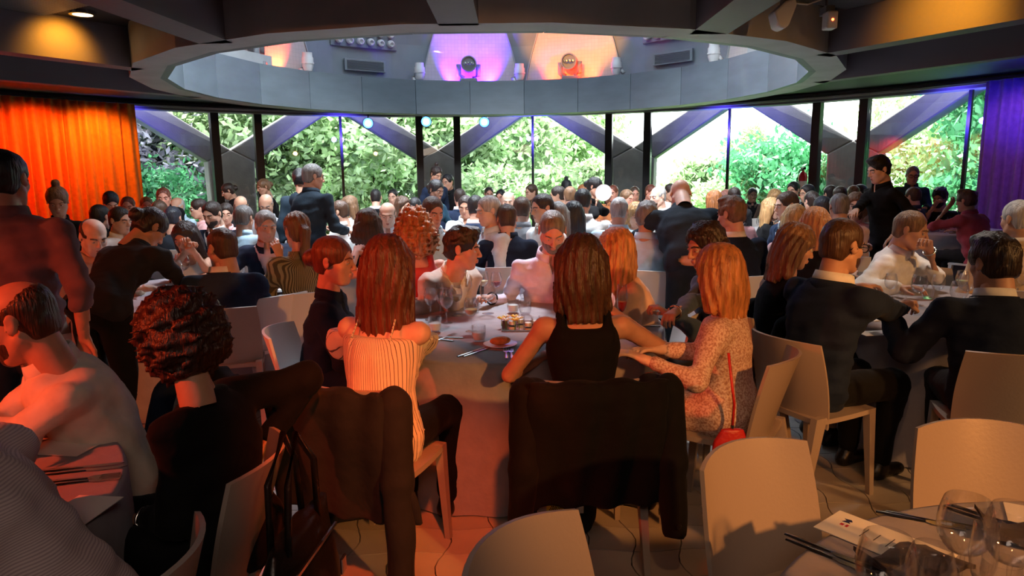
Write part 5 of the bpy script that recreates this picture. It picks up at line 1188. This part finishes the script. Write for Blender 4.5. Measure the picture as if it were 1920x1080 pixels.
def tz(px, py, z=.754): p = at_height(px, py, z); return p[0], p[1]
# central table
A = 'on the central table'
for px, py, k, f, l in ((884, 668-46, 'wine', 'wine_white', 'wine glass half full of white wine at the front left of the central table'), (915, 588, 'balloon', None, 'large balloon wine glass in the middle of the central table'), (898, 640, 'tumbler', 'water', 'water glass beside the bread plate '+A), (816, 622, 'tumbler', 'water', 'water glass at the shoulder of the striped blouse'),
        (838, 606, 'wine', None, 'empty wine glass left of the front white wine '+A), (856, 592, 'wine', 'wine_white', 'wine glass before the pale linen blazer '+A), (906, 560, 'wine', 'wine_white', 'tall wine glass left of the red wine '+A), (931, 562, 'wine', 'wine_red', 'glass of red wine '+A), (1002, 561, 'balloon', 'wine_white', 'wine glass before the lilac shirt '+A), (1024, 566, 'wine', None, 'empty wine glass right of the lilac shirt cuff '+A),
        (984, 560, 'tumbler', None, 'water glass before the watch of the lilac shirt'), (962, 586, 'tumbler', 'water', 'water glass behind the flower tray '+A), (985, 590, 'tumbler', None, 'water glass at the elbow of the black tank top'), (830, 578, 'tumbler', 'water', 'water glass at the sleeve of the linen blazer'), (848, 566, 'wine', None, 'empty wine glass in the back row '+A), (872, 573, 'balloon', None, 'empty balloon glass in the back row '+A), (888, 585, 'tumbler', None, 'water glass behind the balloon glass '+A), (808, 600, 'wine', None, 'empty wine glass half behind the striped blouse shoulder '+A), (826, 594, 'flute', None, 'champagne glass among the glasses at left '+A), (800, 584, 'tumbler', None, 'water glass at the far left '+A)):
    x, y = tz(px, py); glass(k, x, y, l, f)
gh = at_depth(1166, 575, 3.2); glass('flute', gh[0]+.005, gh[1]+.03, 'champagne glass of dark wine in the hand of the black tank top', 'wine_red', gh[2]-.11)
x, y = tz(938, 648); plate(x, y, 'small white bread plate on the central table', False)
G = Grid((-.07, -.05, -.03), (.07, .05, .05), .006); G.add(ell((0, 0, .012), (.055, .028, .022)), .01); G.add(cap((-.03, .02, .034), (.03, -.015, .034), .004, .004), .006, 's'); V, Q = G.mesh(); o = make_mesh('bread_roll', V, Q, None, [MAT['bread']], None); o.location = (x, y, .768); o.rotation_euler[2] = .3; tag(o, 'oval bread roll on the small plate', 'bread')
for px, py, k, a, l in ((858, 669, 'knife', 55, 'left knife of the front place '+A), (869, 669, 'knife', 55, 'right knife of the front place '+A), (950, 673, 'fork', 92, 'left fork beside the bread plate '+A), (960, 673, 'fork', 92, 'right fork beside the bread plate '+A), (850, 640, 'spoon', 150, 'spoon at the front left '+A), (868, 634, 'fork', 170, 'fork beside the spoon '+A), (815, 640, 'fork', 60, 'fork at the puffed sleeve '+A), (1232, 637, 'knife', 172, 'lower knife at the right edge '+A), (1225, 632, 'knife', 172, 'upper knife at the right edge '+A), (1238, 612, 'fork', 176, 'fork above the knives at the right edge '+A)):
    x, y = tz(px, py); cutlery(k, x, y, a, l)
def card(name, x, y, w, h, ang, label, cat, m='paper', z=.755, marks=False):
    o = tag(B().box((0, 0, .001), (w, h, .002)).build(name, m), label, cat); o.location = (x, y, z); o.rotation_euler[2] = math.radians(ang)
    if marks:
        B().box((.0, h*.36, .0024), (.010, .008, .0006)).build('logo_mark', 'ink_red', o); B().box((.0, h*.36-.012, .0024), (.012, .006, .0006)).build('logo_mark', 'ink_red', o)
        b = B(); b.prism([(-.002, .010), (.010, .004), (.016, .012), (.020, -.004), (.012, -.010), (.006, -.004), (.0, -.010)], (1, 0, 0), (0, 1, 0), (.016, h*.35, .0021), (0, 0, .0006)); b.build('logo_bird', 'ink_navy', o)
        for q in range(5): B().box((.0, h*.16-.03*q, .0024), (.05-.012*(q % 2), .0022, .0004)).build('text_line', 'napkin', o)
    return o
x, y = tz(1200, 603); card('menu_card', x, y, .19, .10, 6, 'white menu card at the right edge of the central table', 'card')
# flower tray
x, y = tz(990, 612); tr = tag(empty('flower_tray', (x, y, .754)), 'mirrored tray with candles and yellow flowers on the central table', 'centrepiece')
B().box((0, 0, .004), (.30, .26, .008)).build('tray', 'mirror', tr, bevel=.003)
for q in range(5):
    c = B().lathe([(.001, .008), (.026, .008), (.030, .05), (.027, .05), (.024, .014), (.001, .014)], 14, (-.09+.045*q, .05*math.sin(q*2.1), 0)).build('candle_holder', 'clear_glass', tr, True, 60); B().lathe([(.001, .014), (.019, .014), (.019, .032), (.001, .034)], 12, (-.09+.045*q, .05*math.sin(q*2.1), 0)).build('candle', 'wax', c)
for q in range(6):
    a = q*1.05; fx, fy = -.10+.05*math.cos(a), -.02+.05*math.sin(a); b = B()
    for r in range(6): b.box((fx+.014*math.cos(r*1.05), fy+.014*math.sin(r*1.05), .055), (.02, .011, .006), rotm('z', r*60)@rotm('y', -25))
    b.build('flower', 'yellow_petal' if q % 2 else 'wax', tr); tube('stem', [(fx, fy, .008), (fx, fy, .054)], .002, MAT['stem_green'], tr, 5)
# right table
A = 'on the right table'
RT = ['water glass nearest the menu card on the right table', 'balloon glass just behind the hands of the navy blazer', 'wine glass with white wine before the black jacket', 'wine glass in the middle of the right table', 'balloon glass left of the middle on the right table', 'wine glass below the chest of the white shirt', 'balloon glass right of the middle on the right table', 'wine glass behind the shoulder of the black jacket', 'wine glass at the left sleeve of the white shirt', 'water glass nearest the white shirt', 'wine glass with white wine below the raised hand', 'balloon glass left of the black jacket head', 'wine glass hidden behind the black jacket', 'water glass behind the black jacket head', 'water glass beside the bread roll on the right table', 'water glass below the wrist of the navy blazer', 'balloon glass right of the black jacket head', 'wine glass nearest the sandy shirt']
for q, (dx, dy, k, f) in enumerate(((-.30, -.30, 'tumbler', 'water'), (-.12, -.22, 'balloon', None), (-.02, -.34, 'wine', 'wine_white'), (.08, -.12, 'wine', None), (-.20, .05, 'balloon', None), (-.05, .10, 'wine', None), (.12, .08, 'balloon', None), (.25, -.02, 'wine', None), (-.32, .16, 'wine', None), (.0, .28, 'tumbler', None), (.2, .25, 'wine', 'wine_white'), (.36, .12, 'balloon', None), (.42, -.2, 'wine', None), (.5, .2, 'tumbler', None), (-.16, -.40, 'tumbler', None), (-.40, -.1, 'tumbler', None), (.62, -.05, 'balloon', None), (.60, .25, 'wine', None))):
    glass(k, T1[0]+dx, T1[1]+dy, RT[q], f, group='glasses crowded on the right table')
x, y = tz(1645, 625); card('menu_card', x, y, .20, .10, 8, 'white menu card before the navy blazer', 'card'); x, y = tz(1640, 600); card('name_card', x, y, .09, .05, 30, 'small printed card near the hand of the navy blazer', 'card')
x, y = tz(1632, 583); G = Grid((-.05, -.05, -.03), (.05, .05, .05), .007); G.add(ell((0, 0, .02), (.035, .028, .022)), .01); V, Q = G.mesh(); o = make_mesh('bread_roll', V, Q, None, [MAT['bread']], None); o.location = (x, y, .756); tag(o, 'round bread roll on the right table', 'bread')
# left table
for px, py, l in ((510, 548, 'large white plate at the front of the left table'), (505, 527, 'white plate at the back of the left table')): x, y = tz(px, py); plate(x, y, l)
x, y = tz(505, 546, .77); cutlery('knife', x, y, 10, 'dark knife lying across the plate on the left table', .775)
for px, py, l, k in ((465, 515, 'tall water glass beside the dark blue suit', 'tumbler'), (512, 520, 'wide water glass before the open blazer', 'tumbler'), (452, 512, 'wine glass partly behind the dark blue suit', 'wine'), (335, 545, 'wine glass between the waitress and the dark blue suit', 'wine'), (325, 560, 'water glass between the waitress and the dark blue suit', 'tumbler'), (345, 530, 'wine glass below the folded hands', 'balloon')): x, y = tz(px, py); glass(k, x, y, l, s=1.2)
# lower left table
A = 'on the lower left table'
for px, py, k, a, l in ((150, 878, 'knife', 8, 'upper orange lit knife '+A), (155, 884, 'knife', 8, 'middle orange lit knife '+A), (158, 899, 'fork', 8, 'upper orange lit fork '+A), (160, 904, 'fork', 8, 'lower orange lit fork '+A), (110, 822, 'knife', 8, 'knife beside the white menu card '+A)):
    x, y = tz(px, py); cutlery(k, x-.10, y-.02, a+6, l)
x, y = tz(135, 840); card('menu_card', x-.03, y, .20, .12, -8, 'white menu card beside the orange cutlery', 'card', marks=False); x, y = tz(172, 968); card('menu_card', x-.05, y, .13, .22, -6, 'menu card half covered by the striped shirt', 'card'); x, y = tz(80, 802); card('menu_card', x, y, .16, .10, 12, 'menu card under the folded arms', 'card')
# lower right table
A = 'on the lower right table'
x, y = tz(1655, 1015); card('menu_card', x, y, .13, .27, -52+90, 'cream menu card with a small logo on the corner table', 'card', marks=True)
def napkin(x, y, ang, label):
    P = []; N = []
    for i in range(9):
        u = i/8; P.append([(-.11+.22*u, -.06+.12*j/4, .012+.012*math.sin(u*9+j*.5)+.020*(u < .08)) for j in range(5)]); N.append([(0, 0, -.010)]*5)
    o = tag(B().shell(P, N).build('napkin', 'napkin', None, True, 60), label, 'napkin'); o.location = (x, y, .758); o.rotation_euler[2] = math.radians(ang)
x, y = tz(1700, 1035, .76); napkin(x-.02, y-.06, 20, 'dark folded napkin under the cream menu card'); x, y = tz(1900, 1010, .76); napkin(x+.05, y, -20, 'dark napkin at the right edge of the corner table')
x, y = tz(1925, 985); card('menu_card', x+.02, y-.02, .13, .24, -30, 'second menu card at the right edge of the corner table', 'card')
for px, py, k, a, l in ((1472, 1002, 'knife', -48, 'upper knife at the left of the corner table'), (1474, 1012, 'knife', -48, 'lower knife at the left of the corner table'), (1642, 960, 'fork', -28, 'front fork behind the menu card '+A), (1660, 960, 'fork', -28, 'rear fork behind the menu card '+A), (1768, 950, 'fork', -50, 'left fork seen behind the tall glass'), (1785, 948, 'fork', -50, 'right fork seen behind the tall glass')): x, y = tz(px, py); cutlery(k, x, y, a, l)
for px, py, k, l in ((1665, 1016, 'balloon', 'large empty wine glass at the front of the corner table'), (1815, 945, 'balloon', 'tall empty wine glass in the middle of the corner table'), (1748, 1030, 'wine', 'empty wine glass between the two large ones'), (1905, 962, 'balloon', 'empty wine glass at the right edge of the corner table'), (1850, 985, 'flute', 'slim champagne glass on the corner table')):
    p = at_height(px, py, .754+.195); glass(k, p[0], p[1], l, s=1.05 if k != 'flute' else .95)
for q, (px, py) in enumerate(((1760, 1060), (1795, 1075), (1700, 1078), (1880, 1050))):
    p = at_height(px, py, .84); glass('tumbler', p[0], p[1], ('short water glass in front of the slim champagne glass', 'short water glass at the very bottom of the corner table', 'short water glass beside the front wine glass', 'short water glass near the right frame edge')[q])
# far tables
for T, n, nm in ((T5, 26, 'far table before the brightest window'), (T6, 6, 'far right table by the purple curtain'), (T8, 14, 'table behind the bending dark uniform')):
    rr = random.Random(n)
    for q in range(n):
        a, d = rr.random()*6.28, T[2]*.8*math.sqrt(rr.random()); k = rr.choice(('wine', 'balloon', 'tumbler')); glass(k, T[0]+d*math.cos(a), T[1]+d*math.sin(a), f'small {"wine" if k != "tumbler" else "water"} glass on the {nm}', group='glasses on the '+nm)
    for q in range(4 if T is not T6 else 0): a = q*1.57+.4; plate(T[0]+.62*math.cos(a), T[1]+.62*math.sin(a), f'white plate on the {nm}', group='plates on the '+nm)
pp = INFO[g_plate.name]; c = at_depth(1131, 361, 8.85); o = plate(c[0], c[1], 'white plate held upright by a person in black', z=c[2]); o.rotation_euler = (math.radians(96), 0, .1); o.scale = (.78, .78, .78)

# ------------------------------------------------------------------ things worn, coats, bags
def local_world(root, p): return Matrix.LocRotScale(root.location, root.rotation_euler, None) @ Vector(p)
def eyeglasses(root, m='black_plastic'):
    i = INFO[root.name]; f = lambda p: i['hc']+i['Mh']@np.array(p); fr = None
    for s in (-1, 1):
        pts = [f((s*.032+.026*math.cos(a), -.104+.006*abs(math.cos(a)), .002+.019*math.sin(a))) for a in np.linspace(0, 2*PI, 15)[:-1]]
        o = tube('eyeglass_rim', pts, .0028, MAT[m], root, 6, True); tube('temple', [f((s*.058, -.098, .006)), f((s*.079, -.04, .006)), f((s*.082, .022, .004)), f((s*.080, .034, -.012))], .0026, MAT[m], root, 6)
    tube('bridge', [f((-.007, -.106, .006)), f((.007, -.106, .006))], .0026, MAT[m], root, 6)
eyeglasses(g_glasses); eyeglasses(g_sung)
def bracelet(root, q, m, r=.034, w=.006):
    i = INFO[root.name]; d = unit(i['T'][q]-i['E'][q]); a = unit(np.cross(d, (0, 0, 1.))); b = np.cross(d, a); c = i['T'][q]-d*.015
    tube('bracelet', [c+a*r*math.cos(t)+b*r*math.sin(t) for t in np.linspace(0, 2*PI, 15)[:-1]], w, MAT[m], root, 6, True)
bracelet(g_curly, 1, 'silver', .033, .005); bracelet(g_white, 1, 'silver', .040, .006); bracelet(g_denim, 0, 'silver', .036, .005); bracelet(g_lilac, 0, 'black_plastic', .040, .006)
# sunglasses hanging from the lilac shirt
i = INFO[g_lilac.name]; c = i['hip']+i['Ms']@np.array([.0, -.150, .36*i['s']])-i['Ms'][:, 1]*.02
o = tag(empty('sunglasses', local_world(g_lilac, c)), 'dark sunglasses hanging from the lilac shirt', 'sunglasses')
for s in (0, 1):
    G = Grid((-.04, -.02, -.04), (.04, .02, .04), .006); G.add(ell((0, 0, 0), (.020, .007, .028)), .005); V, Q = G.mesh(); make_mesh('lens', V+np.array([.012, -.01, -.03-.055*s]), Q, None, [MAT['black_plastic']], o)
tube('temple', [(0, -.004, .01), (.006, -.01, -.06), (.010, -.012, -.11)], .003, MAT['black_plastic'], o, 6)
def coat(x, y, yaw, label, m, sleeves, drop=.42, wide=.27):
    """a jacket hung over a chair back: shoulders over the top rail, sleeves hanging"""
    t = tag(empty('coat', (x, y, 0), math.radians(yaw)), label, 'coat'); G = Grid((-.42, .02, .02), (.42, .52, .95), .013)
    G.add(loft((0, .30, .815-drop), rotm('x', -9), [(0, wide+.03, .035), (drop*.5, wide+.01, .040), (drop*.85, wide-.01, .050), (drop, wide-.03, .045), (drop+.055, wide-.05, .024)]), .02)
    for s in (-1, 1): G.add(ell((s*(wide-.03), .27, .79), (.07, .085, .055)), .05); G.add(cap((s*(wide-.04), .20, .76), (s*(wide-.06), .14, .60), .05, .04), .04)
    G.add(ell((0, .10, .66), (.17, .10, .16)), .02, 's')
    G.noise(.007, 22, 3, (1.4, 1, .5)); V, Q = G.mesh(); make_mesh('coat_body', V, Q, None, [MAT[m]], t)
    for s, dx, bot in sleeves:
        G = Grid((-.2, -.2, -.9), (.2, .2, .2), .013); G.add(cap((0, 0, 0), (s*dx*.5, .02, -.28), .062, .058), .02); G.add(cap((s*dx*.5, .02, -.28), (s*dx, .03, -(.80-bot)), .058, .050), .03); G.add(half((0, 0, -1), .80-bot+.02), .008, 's'); G.noise(.005, 30, 5+s, (1, 1, .6)); V, Q = G.mesh()
        sl = make_mesh('sleeve', V+np.array([s*(wide+.005), .31, .80]), Q, None, [MAT[m]], t); B().lathe([(.001, .004), (.010, .004), (.011, 0)], 12).build('button', 'black_plastic', sl).matrix_local = Matrix.Translation((s*(wide+.005+dx), .395, bot+.05)) @ Matrix.Rotation(-PI/2, 4, 'X')
    return t
coat(g_black.location.x, g_black.location.y, 183, 'black coat hung over the chair of the black tank top', 'black_cloth', ((-1, .03, .24), (1, .03, .22)), .46, .265)
coat(g_red.location.x, g_red.location.y, 160, 'dark leather sleeved coat hung over the chair of the striped blouse', 'charcoal', ((-1, .02, .12),), .46, .25)
coat(g_bald.location.x, g_bald.location.y, -52, 'dark navy jacket hung over the chair behind the folded arms', 'navy', ((1, .02, .25),), .5, .25)
coat(g_denim.location.x, g_denim.location.y, -80, 'black jacket hung over the chair of the denim jacket', 'black_cloth', ((1, .02, .25),), .5, .24)
# handbag on the chair of the black cardigan
def bag(name, loc, rz, size, m, label, strap=None, ry=0):
    t = tag(empty(name, loc, math.radians(rz)), label, 'bag'); w, d, h = size; G = Grid((-w, -d*1.3, -.05), (w, d*1.3, h*1.25), .012)
    G.add(loft((0, 0, 0), np.eye(3), [(0, w*.46, d*.48), (h*.15, w*.52, d*.55), (h*.6, w*.50, d*.45), (h, w*.40, d*.16)]), .02); G.noise(.006, 26, 4); V, Q = G.mesh(); make_mesh('bag_body', V, Q, None, [MAT[m]], t)
    B().box((0, -d*.36, h*.80), (w*.7, .006, .010)).build('zip', 'silver', t); B().box((w*.28, -d*.52, h*.42), (.035, .008, .05)).build('buckle', 'silver', t, bevel=.003)
    for s in (-1, 1):
        if strap: tube('handle', [(-w*.26, s*d*.14, h*.92), (-w*.22, s*d*.16, h+strap*.6), (0, s*d*.10, h+strap), (w*.22, s*d*.16, h+strap*.6), (w*.26, s*d*.14, h*.92)], .010, MAT[m], t, 7)
    return t
c = at_depth(545, 960, 1.78); bag('handbag', (c[0]+.01, c[1], .36), 84, (.40, .17, .30), 'black_leather', 'black leather handbag hanging on the chair of the black cardigan', .27)
c = at_height(646, 985, 0); bag('handbag', (c[0]-.02, c[1]+.06, .005), 8, (.26, .12, .24), 'charcoal', 'small dark bag standing on the floor by a chair leg', .22)
c = at_height(1040, 1000, 0); bp = bag('backpack', (c[0], c[1]+.02, .005), 4, (.36, .18, .36), 'charcoal', 'dark backpack with a round yellow tree badge under the black coat', .05)
bd = B().lathe([(.001, 0), (.052, 0), (.052, .006), (.049, .008), (.001, .008)], 28).build('badge', mat('badge_yellow', (.72, .85, .12), .4), bp); bd.matrix_local = Matrix.Translation((-.01, -.112, .16)) @ Matrix.Rotation(PI/2, 4, 'X')
b = B(); r = random.Random(2)
for row, (n, z) in enumerate(((3, .026), (5, .018), (6, .010), (7, .002), (6, -.006), (4, -.013))):
    for q in range(n): b.box(((q-(n-1)/2)*.0088+r.uniform(-.001, .001), z, .0085), (.0062, .0046, .001), rotm('z', r.choice((30, -35, 60))))
b.box((0, -.020, .0085), (.005, .016, .001)); b.box((0, -.028, .0085), (.014, .004, .001)); b.box((.004, .041, .0085), (.040, .006, .001), rotm('z', -6)); b.box((.040, -.014, .0085), (.005, .03, .001), rotm('z', -18)); b.box((.026, -.038, .0085), (.012, .006, .001))
b.build('badge_tree', 'black_plastic', bd)
# red purse on its strap
c = at_depth(1372, 822, 2.80); t = tag(empty('purse', (c[0], c[1], c[2])), 'small red purse hanging from the chair of the flowered dress', 'bag'); G = Grid((-.12, -.05, -.09), (.12, .05, .08), .008); G.add(loft((0, 0, -.075), np.eye(3), [(0, .085, .022), (.06, .080, .024), (.12, .045, .014)]), .01); V, Q = G.mesh(); make_mesh('purse_body', V, Q, None, [MAT['red_leather']], t)
e = at_depth(1366, 662, 2.80)-np.array(c); tube('strap', [(0, 0, .05), (.004, 0, .15), tuple(e)], .006, MAT['red_leather'], t, 6); B().lathe([(.004, .045), (.008, .045), (.008, .06), (.004, .06)], 8).build('ring', 'silver', t)
c = at_height(1440, 655, .46); card('paper_note', c[0], c[1]+.1, .10, .05, 20, 'white paper note on the seat beside the sleeveless black top', 'paper', z=.60)
# ------------------------------------------------------------------ lamps and fittings
mat('lamp_blue', (.6, .75, 1), .3, emit=((.06, .25, 1), 5)); mat('lamp_white', (1, 1, 1), .3, emit=((.7, .85, 1), 12)); mat('lamp_warm', (1, .8, .5), .3, emit=((1, .62, .28), 9)); mat('red_led', (1, .1, .02), .3, emit=((1, .08, .02), 12)); mat('extinguisher_red', (.62, .015, .02), .3, coat=.5)
def lathe_obj(name, prof, m, parent, loc, d, n=18):
    o = B().lathe(prof, n).build(name, m, parent, True, 50); o.matrix_local = Matrix.Translation(loc) @ Vector(d).to_track_quat('Z', 'Y').to_matrix().to_4x4(); return o
def moving_head(p, d, label, col, power, target, spot):
    t = tag(empty('stage_lamp', p), label, 'stage lamp', 'stage lamps on the ledge')
    B().box((0, 0, .06), (.30, .26, .12)).build('base', 'grey_plastic', t, bevel=.02); d = Vector(d).normalized(); sd = d.cross(Vector((0, 0, 1))).normalized()
    for s in (-1, 1):
        a = sd*(.17*s); tube('yoke_arm', [tuple(a*.5+Vector((0, 0, .12))), tuple(a+Vector((0, 0, .18))), tuple(a+Vector((0, 0, .36)))], [.045, .045, .04], MAT['grey_plastic'], t, 8)
    h = lathe_obj('lamp_head', [(.001, -.13), (.09, -.13), (.125, -.05), (.135, .05), (.135, .10), (.115, .10), (.11, .07), (.001, .07)], 'grey_plastic', t, (0, 0, .36), d)
    for q in range(8): a = q*PI/4; lathe_obj('lens', [(.001, .082), (.022, .08), (.026, .072)], 'chrome', t, Vector((0, 0, .36))+h.matrix_local.to_3x3() @ Vector((.075*math.cos(a), .075*math.sin(a), 0)), d, 10)
    if power: light('SPOT', 'stage_lamp_light', (p[0]+d.x*.2, p[1]+d.y*.2, p[2]+.36), target, power, col, .05, spot, .35)
def led(p): return np.array(p)
PU, OR = op(-6.7, 3.93, 3.3), op(19.5, 3.93, 3.3)
moving_head(tuple(op(-7.5, 3.78, 3.10)), (op(0, 0)-op(-7.5, 1)), 'round stage lamp standing before the purple panel', 0, 0, None, 0); moving_head(tuple(op(19.3, 3.78, 3.10)), (op(0, 0)-op(19.3, 1)), 'round stage lamp standing before the orange panel', 0, 0, None, 0); moving_head(tuple(op(-64, 3.78, 3.10)), (1, .3, 0), 'stage lamp tilted before the far left orange panel', 0, 0, None, 0); moving_head(tuple(op(77, 3.78, 3.10)), (-1, .2, 0), 'stage lamp at the right end of the ledge', 0, 0, None, 0)
def spot_can(a, label, s):
    t = tag(empty('spotlight', tuple(op(a, 3.74, 3.10))), label, 'spotlight', 'white spotlights on the ledge'); tube('bracket', [(0, 0, 0), (s*.08, 0, .04), (s*.12, 0, .12), (s*.06, 0, .18)], .035, MAT['white_plastic'], t)
    lathe_obj('can', [(.001, -.13), (.06, -.13), (.085, -.06), (.09, .06), (.075, .08), (.075, .14), (.065, .14), (.06, .08), (.001, .07)], 'white_plastic', t, (0, 0, .22), (0, -.05, 1)); B().lathe([(.092, .19), (.096, .19), (.096, .215), (.092, .215)], 18).build('band', 'white_plastic', t)
for a, l, s in ((-50.5, 'white spotlight left of the left nozzle panel', -1), (-20.5, 'white spotlight between left nozzles and purple panel', -1), (6.0, 'white spotlight between the purple and orange panels', -1), (32, 'white spotlight between orange panel and right nozzles', 1), (59.5, 'white spotlight right of the right nozzle panel', 1)): spot_can(a, l, s)
def downlight(x, y, label, power=0, z=None, tgt=None):
    z = z or ZS-.03; t = tag(empty('downlight', (x, y, z)), label, 'downlight', 'round downlights in the ceiling'); B().lathe([(.075, 0), (.10, 0), (.10, .03), (.075, .03)], 24, close=True).build('rim', 'chrome', t); B().lathe([(.001, .015), (.075, .015)], 24).build('lamp_disc', 'lamp_warm', t)
    if power: light('SPOT', 'downlight_lamp', (x, y, z-.03), tgt or (x, y, 0), power, (1, .36, .02), .05, 96, 1)
p = at_height(155, 28, ZS-.03); downlight(p[0], p[1], 'glowing downlight in the ribbed ceiling at the upper left', 34, None, (-4.0, 6.2, 2.5))
downlight(2.72, 5.0, 'downlight lighting the beam at the upper right', 60, None, (3.4, 5.5, 2.6))
p = at_height(1700, 128, ZS-.03); downlight(p[0], p[1], 'small downlight near the header at the right', 9); p = at_height(330, 160, ZS-.03); downlight(p[0], p[1], 'small downlight near the header at the left', 9)
def box_fitting(px, py, Y, size, label, cat, m, led=False):
    p = at_depth(px, py, Y); t = tag(empty('ceiling_box', tuple(p)), label, cat); B().box((0, 0, 0), size).build('housing', m, t, bevel=.012); B().box((0, .06, size[2]*.5+.02), (size[0]*.8, .12, .06)).build('bracket', 'grey_plastic', t)
    tube('hanger', [(0, .08, size[2]*.5), (0, .08, ZS-p[2])], .012, MAT['grey_plastic'], t)
    if led: lathe_obj('indicator', [(.001, .004), (.008, .003), (.010, 0)], 'red_led', t, (0, -size[1]/2, .0), (0, -1, 0), 10)
box_fitting(301, 84, 6.3, (.085, .10, .13), 'small pale box hanging under the upper left ceiling', 'fitting', 'white_plastic'); box_fitting(1556, 39, 5.6, (.085, .10, .13), 'small pale box with a red light at the upper right', 'fitting', 'white_plastic', True)
p = at_depth(1472, 27, 5.0); t = tag(empty('loudspeaker', tuple(p)), 'pale angled loudspeaker hanging at the upper right', 'loudspeaker'); b = B(); b.prism([(-.075, .02), (-.045, -.075), (.0, -.095), (.035, -.07), (.085, .07), (.065, .11), (.0, .09)], (1, 0, 0), (0, 0, 1), (0, 0, 0), (0, .14, 0)); b.build('cabinet', 'white_plastic', t, bevel=.015); B().box((.01, .07, .13), (.03, .05, .1)).build('bracket', 'grey_plastic', t); tube('cable', [(.06, .1, .1), (.2, .12, .09), (.32, .12, .13)], .006, MAT['white_plastic'], t, 6); tube('hanger', [(.01, .07, .15), (.01, .07, ZS-p[2])], .012, MAT['grey_plastic'], t)
for px, py, Y, l in ((690, 231, 14.55, 'leftmost of the three glowing blue lamps under the header'), (799, 228, 14.75, 'middle of the three glowing blue lamps under the header'), (908, 229, 14.8, 'rightmost of the three glowing blue lamps under the header')):
    p = at_depth(px, py, Y); t = tag(empty('stage_spotlight', tuple(p)), l, 'stage lamp', 'blue lamps under the header'); d = unit(np.array([0, 0, 1.5])-p)
    lathe_obj('can', [(.001, -.14), (.07, -.14), (.095, -.02), (.112, .0), (.10, .0), (.001, -.012)], 'black_plastic', t, (0, 0, 0), d); lathe_obj('lens', [(.001, .006), (.062, .005)], 'lamp_white', t, (0, 0, 0), d); lathe_obj('lens_ring', [(.062, .005), (.100, .002)], 'lamp_blue', t, (0, 0, 0), d); tube('hanger', [(0, 0, .08), (0, .1, 2.9-p[2])], .012, MAT['black_plastic'], t)  # outer blue ring emits to draw the halo around each lens
# extinguisher on the right post
p = wp(42.2, RW-.22, 1.12); t = tag(empty('fire_extinguisher', tuple(p)), 'red fire extinguisher hanging on the window post', 'extinguisher'); B().lathe([(.001, 0), (.07, 0), (.08, .02), (.08, .36), (.06, .42), (.025, .45), (.022, .48), (.001, .48)], 20).build('cylinder', 'extinguisher_red', t, True, 50); B().box((0, 0, .51), (.05, .14, .05)).build('valve', 'black_plastic', t, bevel=.01); tube('hose', [(0, -.05, .5), (-.10, -.07, .46), (-.125, -.05, .30), (-.10, -.02, .14)], .014, MAT['black_plastic'], t); B().lathe([(.0805, .12), (.0808, .12), (.0808, .28), (.0805, .28)], 20).build('label_band', 'paper', t); B().box((.0, .11, .25), (.03, .10, .03)).build('bracket', 'black_plastic', t)
